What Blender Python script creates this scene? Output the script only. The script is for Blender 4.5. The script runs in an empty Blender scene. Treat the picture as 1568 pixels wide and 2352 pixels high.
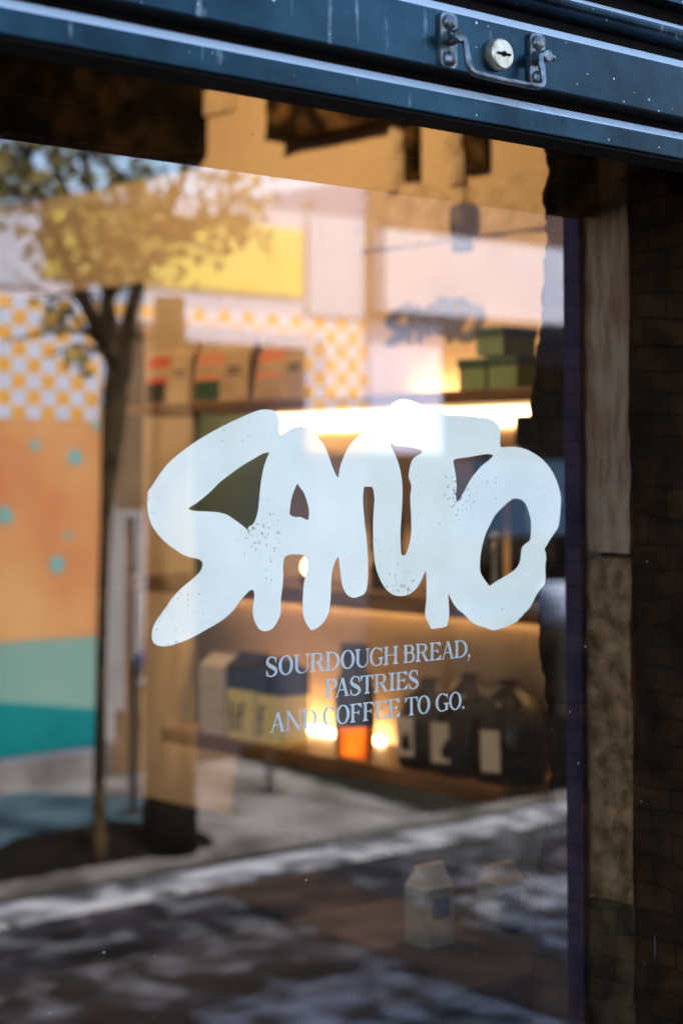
import bpy, bmesh, math, random
from mathutils import Vector, Matrix, geometry, noise
R = math.radians
S = bpy.context.scene
COL = S.collection

# ------------------------------------------------------------------ camera, sky, sun, exposure
cd = bpy.data.cameras.new("camera"); cam = bpy.data.objects.new("camera", cd); COL.objects.link(cam)
cam.location = (0, -1.31, 1.5)
cam.rotation_euler = (R(93.0), 0, -R(41.43))
cd.sensor_fit = 'AUTO'; cd.sensor_width = 36.0          # long side 36 mm, portrait
cd.lens = 36.0 * 4118 / 2352
cd.shift_y = -(1176 - 865) / 2352
cd.clip_start = 0.05; cd.clip_end = 400
cd.dof.use_dof = True; cd.dof.focus_distance = 1.76; cd.dof.aperture_fstop = 4.2; cd.dof.aperture_blades = 9
S.camera = cam

SUN_EL, SUN_AZ = 52.0, 12.0                              # azimuth measured from +y towards +x
w = bpy.data.worlds.new("World"); S.world = w; w.use_nodes = True
nt = w.node_tree; bg = nt.nodes['Background']
sky = nt.nodes.new('ShaderNodeTexSky'); sky.sky_type = 'NISHITA'; sky.sun_disc = False; sky.dust_density = 2.0; sky.air_density = 1.0; sky.ozone_density = 0.7
sky.sun_elevation = R(SUN_EL); sky.sun_rotation = R(SUN_AZ)
nt.links.new(sky.outputs[0], bg.inputs[0]); bg.inputs[1].default_value = 0.15
sl = bpy.data.lights.new("sun", 'SUN'); sl.energy = 2.1; sl.angle = R(0.5); sl.color = (1, .95, .88)
so = bpy.data.objects.new("sun", sl); COL.objects.link(so)
d = Vector((math.sin(R(SUN_AZ))*math.cos(R(SUN_EL)), math.cos(R(SUN_AZ))*math.cos(R(SUN_EL)), math.sin(R(SUN_EL))))
so.rotation_euler = d.to_track_quat('Z', 'Y').to_euler(); so.location = (0, 3, 9)
S.view_settings.view_transform = 'Standard'; S.view_settings.look = 'None'
S.view_settings.gamma = 1; S.view_settings.exposure = 2.74
S.cycles.max_bounces = 10; S.cycles.transparent_max_bounces = 16
S.cycles.caustics_reflective = False; S.cycles.caustics_refractive = False
S.cycles.sample_clamp_indirect = 6

# ------------------------------------------------------------------ materials
def mat(name, col, rough=.6, metal=0, col2=None, scale=8, detail=6, contrast=(.35, .65), bump=0, bscale=None,
        stretch=(1, 1, 1), emit=None, estr=0, coat=0, spots=None, spec=None, trans=0):
    m = bpy.data.materials.new(name); m.use_nodes = True
    t = m.node_tree; N = t.nodes; L = t.links; p = N['Principled BSDF']
    p.inputs['Base Color'].default_value = (*col, 1)
    p.inputs['Roughness'].default_value = rough; p.inputs['Metallic'].default_value = metal
    if coat: p.inputs['Coat Weight'].default_value = coat; p.inputs['Coat Roughness'].default_value = .12
    if spec is None and rough >= .69: spec = .1        # matt, dusty surfaces
    if spec is not None: p.inputs['Specular IOR Level'].default_value = spec
    if trans: p.inputs['Transmission Weight'].default_value = trans
    if emit: p.inputs['Emission Color'].default_value = (*emit, 1); p.inputs['Emission Strength'].default_value = estr
    if col2 or bump or spots:
        tc = N.new('ShaderNodeTexCoord'); mp = N.new('ShaderNodeMapping'); mp.inputs['Scale'].default_value = stretch
        L.new(tc.outputs['Object'], mp.inputs[0])
    last = None
    if col2:
        n = N.new('ShaderNodeTexNoise'); n.inputs['Scale'].default_value = scale; n.inputs['Detail'].default_value = detail
        L.new(mp.outputs[0], n.inputs[0])
        r = N.new('ShaderNodeValToRGB'); r.color_ramp.elements[0].position = contrast[0]; r.color_ramp.elements[1].position = contrast[1]
        r.color_ramp.elements[0].color = (*col, 1); r.color_ramp.elements[1].color = (*col2, 1)
        L.new(n.outputs[0], r.inputs[0]); L.new(r.outputs[0], p.inputs['Base Color']); last = r.outputs[0]
    if spots:   # (scale, threshold, colour): pale blotches, dappled sunlight put into the colour
        v = N.new('ShaderNodeTexNoise'); v.inputs['Scale'].default_value = spots[0]; v.inputs['Detail'].default_value = 1.5
        L.new(mp.outputs[0], v.inputs[0])
        r2 = N.new('ShaderNodeValToRGB'); r2.color_ramp.elements[0].position = spots[1]; r2.color_ramp.elements[1].position = spots[1] + (spots[3] if len(spots) > 3 else .03)
        L.new(v.outputs[0], r2.inputs[0])
        mx = N.new('ShaderNodeMixRGB'); L.new(r2.outputs[0], mx.inputs[0])
        if last: L.new(last, mx.inputs[1])
        else: mx.inputs[1].default_value = (*col, 1)
        mx.inputs[2].default_value = (*spots[2], 1); L.new(mx.outputs[0], p.inputs['Base Color'])
        mr = N.new('ShaderNodeMath'); mr.operation = 'MAXIMUM'; mr.inputs[1].default_value = rough
        L.new(r2.outputs[0], mr.inputs[0]); L.new(mr.outputs[0], p.inputs['Roughness'])
    if bump:
        n2 = N.new('ShaderNodeTexNoise'); n2.inputs['Scale'].default_value = bscale or scale*2; n2.inputs['Detail'].default_value = 8
        L.new(mp.outputs[0], n2.inputs[0])
        b = N.new('ShaderNodeBump'); b.inputs['Strength'].default_value = bump; b.inputs['Distance'].default_value = .02
        L.new(n2.outputs[0], b.inputs['Height']); L.new(b.outputs[0], p.inputs['Normal'])
    return m

def brickmat(name, c1, c2, cm, scale, rough=.9, axis='yz', bw=.5, rh=.25, bump=.6):
    m = bpy.data.materials.new(name); m.use_nodes = True
    t = m.node_tree; N = t.nodes; L = t.links; p = N['Principled BSDF']; p.inputs['Roughness'].default_value = rough; p.inputs['Specular IOR Level'].default_value = .08
    tc = N.new('ShaderNodeTexCoord'); sp = N.new('ShaderNodeSeparateXYZ'); cb = N.new('ShaderNodeCombineXYZ')
    L.new(tc.outputs['Object'], sp.inputs[0])
    wob = N.new('ShaderNodeTexNoise'); wob.inputs['Scale'].default_value = 6
    L.new(tc.outputs['Object'], wob.inputs[0])
    ad = N.new('ShaderNodeMath'); ad.operation = 'MULTIPLY_ADD'; ad.inputs[1].default_value = .05; L.new(wob.outputs[0], ad.inputs[0])
    L.new(sp.outputs[2], ad.inputs[2])
    L.new(sp.outputs[{'y': 1, 'x': 0}[axis[0]]], cb.inputs[0]); L.new(ad.outputs[0], cb.inputs[1])
    b = N.new('ShaderNodeTexBrick'); L.new(cb.outputs[0], b.inputs[0])
    b.inputs['Scale'].default_value = scale; b.inputs['Brick Width'].default_value = bw; b.inputs['Row Height'].default_value = rh
    b.inputs['Color1'].default_value = (*c1, 1); b.inputs['Color2'].default_value = (*c2, 1); b.inputs['Mortar'].default_value = (*cm, 1)
    b.inputs['Mortar Size'].default_value = .02; b.inputs['Mortar Smooth'].default_value = .8
    n = N.new('ShaderNodeTexNoise'); n.inputs['Scale'].default_value = 22; n.inputs['Detail'].default_value = 8; L.new(tc.outputs['Object'], n.inputs[0])
    r = N.new('ShaderNodeValToRGB'); r.color_ramp.elements[0].position = .35; r.color_ramp.elements[1].position = .7
    r.color_ramp.elements[0].color = (.25, .25, .25, 1); r.color_ramp.elements[1].color = (1.5, 1.4, 1.2, 1); L.new(n.outputs[0], r.inputs[0])
    mx = N.new('ShaderNodeMixRGB'); mx.blend_type = 'MULTIPLY'; mx.inputs[0].default_value = .85
    L.new(b.outputs[0], mx.inputs[1]); L.new(r.outputs[0], mx.inputs[2]); L.new(mx.outputs[0], p.inputs['Base Color'])
    bp = N.new('ShaderNodeBump'); bp.inputs['Strength'].default_value = bump; bp.inputs['Distance'].default_value = .02
    L.new(mx.outputs[0], bp.inputs['Height']); L.new(bp.outputs[0], p.inputs['Normal'])
    return m

def checkmat(name, ca, cb_, sx, sz, ox, oz):
    m = bpy.data.materials.new(name); m.use_nodes = True
    t = m.node_tree; N = t.nodes; L = t.links; p = N['Principled BSDF']; p.inputs['Roughness'].default_value = .7
    tc = N.new('ShaderNodeTexCoord'); mp = N.new('ShaderNodeMapping')
    mp.inputs['Location'].default_value = (ox, .5, oz); mp.inputs['Scale'].default_value = (1/sx, 0, 1/sz)
    L.new(tc.outputs['Object'], mp.inputs[0])
    c = N.new('ShaderNodeTexChecker'); c.inputs['Scale'].default_value = 1
    c.inputs[1].default_value = (*ca, 1); c.inputs[2].default_value = (*cb_, 1)
    L.new(mp.outputs[0], c.inputs[0]); L.new(c.outputs[0], p.inputs['Base Color'])
    return m

def glassmat():
    m = bpy.data.materials.new("window_glass"); m.use_nodes = True
    t = m.node_tree; N = t.nodes; L = t.links; N.clear()
    o = N.new('ShaderNodeOutputMaterial'); tr = N.new('ShaderNodeBsdfTransparent'); gl = N.new('ShaderNodeBsdfGlossy')
    gl.inputs['Roughness'].default_value = 0.0; gl.inputs['Color'].default_value = (.95, .97, 1, 1)
    mx = N.new('ShaderNodeMixShader'); fr = N.new('ShaderNodeFresnel'); ge = N.new('ShaderNodeNewGeometry'); io = N.new('ShaderNodeMapRange'); io.inputs['To Min'].default_value = 2.3; io.inputs['To Max'].default_value = 1/2.3; L.new(ge.outputs['Backfacing'], io.inputs[0]); L.new(io.outputs[0], fr.inputs[0]); L.new(fr.outputs[0], mx.inputs[0])   # coated pane
    L.new(tr.outputs[0], mx.inputs[1]); L.new(gl.outputs[0], mx.inputs[2])
    tc = N.new('ShaderNodeTexCoord')
    # dust specks lying on the pane
    df = N.new('ShaderNodeBsdfDiffuse'); df.inputs[0].default_value = (.75, .75, .72, 1)
    v = N.new('ShaderNodeTexVoronoi'); v.inputs['Scale'].default_value = 75; L.new(tc.outputs['Object'], v.inputs[0])
    sz = N.new('ShaderNodeSeparateColor'); L.new(v.outputs['Color'], sz.inputs[0])
    pw = N.new('ShaderNodeMath'); pw.operation = 'POWER'; pw.inputs[1].default_value = 7; L.new(sz.outputs[0], pw.inputs[0])
    ml = N.new('ShaderNodeMath'); ml.operation = 'MULTIPLY'; ml.inputs[1].default_value = .085; L.new(pw.outputs[0], ml.inputs[0])
    lt = N.new('ShaderNodeMath'); lt.operation = 'LESS_THAN'; L.new(v.outputs['Distance'], lt.inputs[0]); L.new(ml.outputs[0], lt.inputs[1])
    # thin dried runs
    mp = N.new('ShaderNodeMapping'); mp.inputs['Scale'].default_value = (420, 1, 14); L.new(tc.outputs['Object'], mp.inputs[0])
    n = N.new('ShaderNodeTexNoise'); n.inputs['Scale'].default_value = 1; n.inputs['Detail'].default_value = 2; L.new(mp.outputs[0], n.inputs[0])
    n2 = N.new('ShaderNodeTexNoise'); n2.inputs['Scale'].default_value = 9; L.new(tc.outputs['Object'], n2.inputs[0])
    ad = N.new('ShaderNodeMath'); ad.operation = 'ADD'; L.new(n.outputs[0], ad.inputs[0]); L.new(n2.outputs[0], ad.inputs[1])
    gt = N.new('ShaderNodeMath'); gt.operation = 'GREATER_THAN'; gt.inputs[1].default_value = 1.37; L.new(ad.outputs[0], gt.inputs[0])
    mm = N.new('ShaderNodeMath'); mm.operation = 'MULTIPLY_ADD'; mm.inputs[1].default_value = .12; L.new(gt.outputs[0], mm.inputs[0])
    m6 = N.new('ShaderNodeMath'); m6.operation = 'MULTIPLY'; m6.inputs[1].default_value = .3; L.new(lt.outputs[0], m6.inputs[0])
    L.new(m6.outputs[0], mm.inputs[2])
    # faint overall film of dust
    ad2 = N.new('ShaderNodeMath'); ad2.operation = 'ADD'; ad2.inputs[1].default_value = .0003; L.new(mm.outputs[0], ad2.inputs[0])
    m2 = N.new('ShaderNodeMixShader'); L.new(ad2.outputs[0], m2.inputs[0]); L.new(mx.outputs[0], m2.inputs[1]); L.new(df.outputs[0], m2.inputs[2])
    L.new(m2.outputs[0], o.inputs[0])
    return m
def clearmat():
    m = bpy.data.materials.new("clear_glass_edge"); m.use_nodes = True
    N = m.node_tree.nodes; N.clear(); o = N.new('ShaderNodeOutputMaterial'); tr = N.new('ShaderNodeBsdfTransparent')
    tr.inputs[0].default_value = (.98, .99, .99, 1); m.node_tree.links.new(tr.outputs[0], o.inputs[0]); return m

def decalmat():
    """white vinyl, chipped through in small flakes"""
    m = bpy.data.materials.new("white_vinyl"); m.use_nodes = True
    t = m.node_tree; N = t.nodes; L = t.links; p = N['Principled BSDF']; o = N['Material Output']
    p.inputs['Base Color'].default_value = (.84, .87, .86, 1); p.inputs['Roughness'].default_value = .6
    tc = N.new('ShaderNodeTexCoord')
    sm = N.new('ShaderNodeTexNoise'); sm.inputs['Scale'].default_value = 14; sm.inputs['Detail'].default_value = 5; L.new(tc.outputs['Object'], sm.inputs[0])
    rr = N.new('ShaderNodeValToRGB'); rr.color_ramp.elements[0].color = (.82, .83, .67, 1); rr.color_ramp.elements[1].color = (.94, .93, .76, 1)
    rr.color_ramp.elements[0].position = .35; rr.color_ramp.elements[1].position = .65
    L.new(sm.outputs[0], rr.inputs[0]); L.new(rr.outputs[0], p.inputs['Base Color'])
    a = N.new('ShaderNodeTexNoise'); a.inputs['Scale'].default_value = 230; a.inputs['Detail'].default_value = 3; L.new(tc.outputs['Object'], a.inputs[0])
    b = N.new('ShaderNodeTexNoise'); b.inputs['Scale'].default_value = 11; b.inputs['Detail'].default_value = 3; L.new(tc.outputs['Object'], b.inputs[0])
    s = N.new('ShaderNodeMath'); s.operation = 'ADD'; L.new(a.outputs[0], s.inputs[0]); L.new(b.outputs[0], s.inputs[1])
    g = N.new('ShaderNodeValToRGB'); g.color_ramp.elements[0].position = 0; g.color_ramp.elements[1].position = .10
    sub = N.new('ShaderNodeMath'); sub.operation = 'SUBTRACT'; sub.inputs[1].default_value = 1.205; L.new(s.outputs[0], sub.inputs[0])
    L.new(sub.outputs[0], g.inputs[0])
    tr = N.new('ShaderNodeBsdfTransparent'); mx = N.new('ShaderNodeMixShader')
    mul = N.new('ShaderNodeMath'); mul.operation = 'MULTIPLY'; mul.inputs[1].default_value = .75; L.new(g.outputs[0], mul.inputs[0])
    L.new(mul.outputs[0], mx.inputs[0]); L.new(p.outputs[0], mx.inputs[1]); L.new(tr.outputs[0], mx.inputs[2]); L.new(mx.outputs[0], o.inputs[0])
    return m

def shuttermat():
    """dark blue painted steel, glossy, scuffed and dusty, glare painted on upward bevels"""
    m = bpy.data.materials.new("blue_shutter_paint"); m.use_nodes = True
    t = m.node_tree; N = t.nodes; L = t.links; p = N['Principled BSDF']
    p.inputs['Metallic'].default_value = .92; p.inputs['Coat Weight'].default_value = .06; p.inputs['Coat Roughness'].default_value = .10
    tc = N.new('ShaderNodeTexCoord')
    n = N.new('ShaderNodeTexNoise'); n.inputs['Scale'].default_value = 6; n.inputs['Detail'].default_value = 10; n.inputs['Roughness'].default_value = .7
    L.new(tc.outputs['Object'], n.inputs[0])
    r = N.new('ShaderNodeValToRGB'); r.color_ramp.elements[0].position = .40; r.color_ramp.elements[1].position = .64
    r.color_ramp.elements[0].color = (.0006, .005, .011, 1); r.color_ramp.elements[1].color = (.016, .052, .076, 1); nb_ = N.new('ShaderNodeTexNoise'); nb_.inputs['Scale'].default_value = 2.1; nb_.inputs['Detail'].default_value = 3; L.new(tc.outputs['Object'], nb_.inputs[0])
    av = N.new('ShaderNodeMath'); av.operation = 'ADD'; L.new(n.outputs[0], av.inputs[0]); L.new(nb_.outputs[0], av.inputs[1])
    hv = N.new('ShaderNodeMath'); hv.operation = 'MULTIPLY'; hv.inputs[1].default_value = .5; L.new(av.outputs[0], hv.inputs[0]); L.new(hv.outputs[0], r.inputs[0])
    # specks of limescale
    v = N.new('ShaderNodeTexVoronoi'); v.inputs['Scale'].default_value = 130; L.new(tc.outputs['Object'], v.inputs[0])
    sc = N.new('ShaderNodeSeparateColor'); L.new(v.outputs['Color'], sc.inputs[0])
    pw = N.new('ShaderNodeMath'); pw.operation = 'POWER'; pw.inputs[1].default_value = 5; L.new(sc.outputs[0], pw.inputs[0])
    ml = N.new('ShaderNodeMath'); ml.operation = 'MULTIPLY'; ml.inputs[1].default_value = .19; L.new(pw.outputs[0], ml.inputs[0])
    lt = N.new('ShaderNodeMath'); lt.operation = 'LESS_THAN'; L.new(v.outputs['Distance'], lt.inputs[0]); L.new(ml.outputs[0], lt.inputs[1])
    # long scratches
    mp = N.new('ShaderNodeMapping'); mp.inputs['Scale'].default_value = (90, 90, 8); mp.inputs['Rotation'].default_value = (0, R(28), 0)
    L.new(tc.outputs['Object'], mp.inputs[0])
    q = N.new('ShaderNodeTexNoise'); q.inputs['Scale'].default_value = 1; q.inputs['Detail'].default_value = 3; L.new(mp.outputs[0], q.inputs[0])
    add = N.new('ShaderNodeMath'); add.operation = 'MULTIPLY'; L.new(q.outputs[0], add.inputs[0]); L.new(n.outputs[0], add.inputs[1])
    g = N.new('ShaderNodeValToRGB'); g.color_ramp.elements[0].position = .335; g.color_ramp.elements[1].position = .43
    g.color_ramp.elements[1].color = (.4, .4, .4, 1)
    L.new(add.outputs[0], g.inputs[0])
    mxf = N.new('ShaderNodeMath'); mxf.operation = 'MAXIMUM'; L.new(lt.outputs[0], mxf.inputs[0]); L.new(g.outputs[0], mxf.inputs[1])
    mx = N.new('ShaderNodeMixRGB'); L.new(mxf.outputs[0], mx.inputs[0]); L.new(r.outputs[0], mx.inputs[1]); mx.inputs[2].default_value = (.32, .37, .40, 1)
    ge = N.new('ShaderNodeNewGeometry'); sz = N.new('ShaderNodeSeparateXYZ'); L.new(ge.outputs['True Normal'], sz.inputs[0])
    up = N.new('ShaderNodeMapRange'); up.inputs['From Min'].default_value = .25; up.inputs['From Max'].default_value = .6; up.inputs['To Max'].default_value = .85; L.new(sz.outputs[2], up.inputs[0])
    mu = N.new('ShaderNodeMixRGB'); L.new(up.outputs[0], mu.inputs[0]); L.new(mx.outputs[0], mu.inputs[1]); mu.inputs[2].default_value = (.48, .56, .60, 1)  # upward bevels made paler in the colour, standing for glare
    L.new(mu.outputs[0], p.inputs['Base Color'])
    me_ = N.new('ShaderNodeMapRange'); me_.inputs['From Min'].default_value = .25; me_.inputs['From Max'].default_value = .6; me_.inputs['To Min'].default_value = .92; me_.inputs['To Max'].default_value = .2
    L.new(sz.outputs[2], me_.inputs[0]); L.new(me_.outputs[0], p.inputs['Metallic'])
    rr = N.new('ShaderNodeMapRange'); rr.inputs['To Min'].default_value = .16; rr.inputs['To Max'].default_value = .42; L.new(n.outputs[0], rr.inputs[0])
    L.new(rr.outputs[0], p.inputs['Roughness'])
    bp = N.new('ShaderNodeBump'); bp.inputs['Strength'].default_value = .12; bp.inputs['Distance'].default_value = .004
    L.new(n.outputs[0], bp.inputs['Height']); L.new(bp.outputs[0], p.inputs['Normal'])
    return m

# ------------------------------------------------------------------ mesh helpers
def nb(): return bmesh.new()
def box(bm, x0, x1, y0, y1, z0, z1, bev=0, mi=0):
    b = bmesh.new(); bmesh.ops.create_cube(b, size=1)
    for v in b.verts: v.co = Vector(((x0+x1)/2+v.co.x*(x1-x0), (y0+y1)/2+v.co.y*(y1-y0), (z0+z1)/2+v.co.z*(z1-z0)))
    if bev: bmesh.ops.bevel(b, geom=b.edges[:], offset=bev, segments=2, affect='EDGES', profile=.6)
    for f in b.faces: f.material_index = mi
    merge(bm, b)
def merge(bm, b):
    me = bpy.data.meshes.new("tmp"); b.to_mesh(me); b.free(); bm.from_mesh(me); bpy.data.meshes.remove(me)
def prism(bm, poly, axis, a, c, mi=0):
    """poly in the two other axes, extruded along axis from a to c"""
    def P(p, k):
        return {'x': (k, p[0], p[1]), 'y': (p[0], k, p[1]), 'z': (p[0], p[1], k)}[axis]
    b = bmesh.new()
    f = b.faces.new([b.verts.new(P(p, a)) for p in poly])
    r = bmesh.ops.extrude_face_region(b, geom=[f])
    for v in r['geom']:
        if isinstance(v, bmesh.types.BMVert): v.co = Vector(P(poly[0], c)) * 0 + Vector(v.co) + Vector({'x': (c-a, 0, 0), 'y': (0, c-a, 0), 'z': (0, 0, c-a)}[axis])
    bmesh.ops.recalc_face_normals(b, faces=b.faces)
    for q in b.faces: q.material_index = mi
    merge(bm, b)
def lathe(bm, prof, cx, cy, n=24, mi=0, M=None, sx=1, sy=1, sm=True):
    b = bmesh.new(); rings = []
    for r, z in prof:
        rings.append([b.verts.new((cx+r*sx*math.cos(2*math.pi*i/n), cy+r*sy*math.sin(2*math.pi*i/n), z)) for i in range(n)])
    for k in range(len(rings)-1):
        for i in range(n):
            f = b.faces.new((rings[k][i], rings[k][(i+1) % n], rings[k+1][(i+1) % n], rings[k+1][i])); f.smooth = sm
    b.faces.new(rings[0][::-1]); b.faces.new(rings[-1])
    for q in b.faces: q.material_index = mi
    if M: bmesh.ops.transform(b, matrix=M, verts=b.verts)
    bmesh.ops.recalc_face_normals(b, faces=b.faces)
    merge(bm, b)
def tube(bm, pts, rad, n=10, mi=0, sub=0):
    pts = [Vector(p) for p in pts]
    rs = rad if isinstance(rad, (list, tuple)) else [rad]*len(pts)
    rs = list(rs)
    for _ in range(sub):                       # Chaikin rounding
        q = [pts[0]]; s = [rs[0]]
        for i in range(len(pts)-1):
            q += [pts[i].lerp(pts[i+1], .25), pts[i].lerp(pts[i+1], .75)]; s += [rs[i]*.75+rs[i+1]*.25, rs[i]*.25+rs[i+1]*.75]
        q.append(pts[-1]); s.append(rs[-1]); pts, rs = q, s
    b = bmesh.new(); rings = []; u = None
    for i, p in enumerate(pts):
        t = (pts[min(i+1, len(pts)-1)]-pts[max(i-1, 0)]).normalized()
        if u is None: u = t.orthogonal().normalized()
        u = (u-t*u.dot(t)).normalized(); v = t.cross(u)
        rings.append([b.verts.new(p+(u*math.cos(2*math.pi*k/n)+v*math.sin(2*math.pi*k/n))*rs[i]) for k in range(n)])
    for k in range(len(rings)-1):
        for i in range(n):
            f = b.faces.new((rings[k][i], rings[k][(i+1) % n], rings[k+1][(i+1) % n], rings[k+1][i])); f.smooth = True
    b.faces.new(rings[0][::-1]); b.faces.new(rings[-1])
    for q in b.faces: q.material_index = mi
    merge(bm, b)
def obj(name, bm, mats, parent=None, label=None, cat=None, group=None, kind=None, normals=True):
    if normals: bmesh.ops.recalc_face_normals(bm, faces=bm.faces)
    me = bpy.data.meshes.new(name); bm.to_mesh(me); bm.free()
    for m in (mats if isinstance(mats, (list, tuple)) else [mats]): me.materials.append(m)
    o = bpy.data.objects.new(name, me); COL.objects.link(o)
    if parent is not None:
        o.parent = parent; o.matrix_parent_inverse = par_inv(parent)
    tag(o, label, cat, group, kind); return o
def par_inv(p):      # parts are modelled in world coordinates
    return Matrix.Translation(-Vector(p.location)) if p.type == 'EMPTY' else Matrix.Identity(4)
def root_loc(o):
    v = Vector((0, 0, 0))
    while o is not None: v += Vector(o.location); o = o.parent
    return v
def tag(o, label=None, cat=None, group=None, kind=None):
    if label: o['label'] = label
    if cat: o['category'] = cat
    if group: o['group'] = group
    if kind: o['kind'] = kind
def thing(name, loc, label, cat, group=None):
    o = bpy.data.objects.new(name, None); COL.objects.link(o); o.location = loc; o.empty_display_size = .1
    tag(o, label, cat, group); return o
def rough_face(bm, fn, nu, nv, amp, sc, edge=0, seed=0, mi=0):
    """grid surface fn(u,v)->(point, normal) pushed about by noise"""
    b = bmesh.new(); g = []
    for i in range(nu+1):
        row = []
        for j in range(nv+1):
            p, n = fn(i/nu, j/nv); p = Vector(p); n = Vector(n)
            k = noise.fractal(p*sc+Vector((seed, 0, 0)), 1, 2.1, 5)
            row.append(b.verts.new(p+n*k*amp))
        g.append(row)
    for i in range(nu):
        for j in range(nv):
            f = b.faces.new((g[i][j], g[i+1][j], g[i+1][j+1], g[i][j+1])); f.smooth = True; f.material_index = mi
    merge(bm, b)
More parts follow.
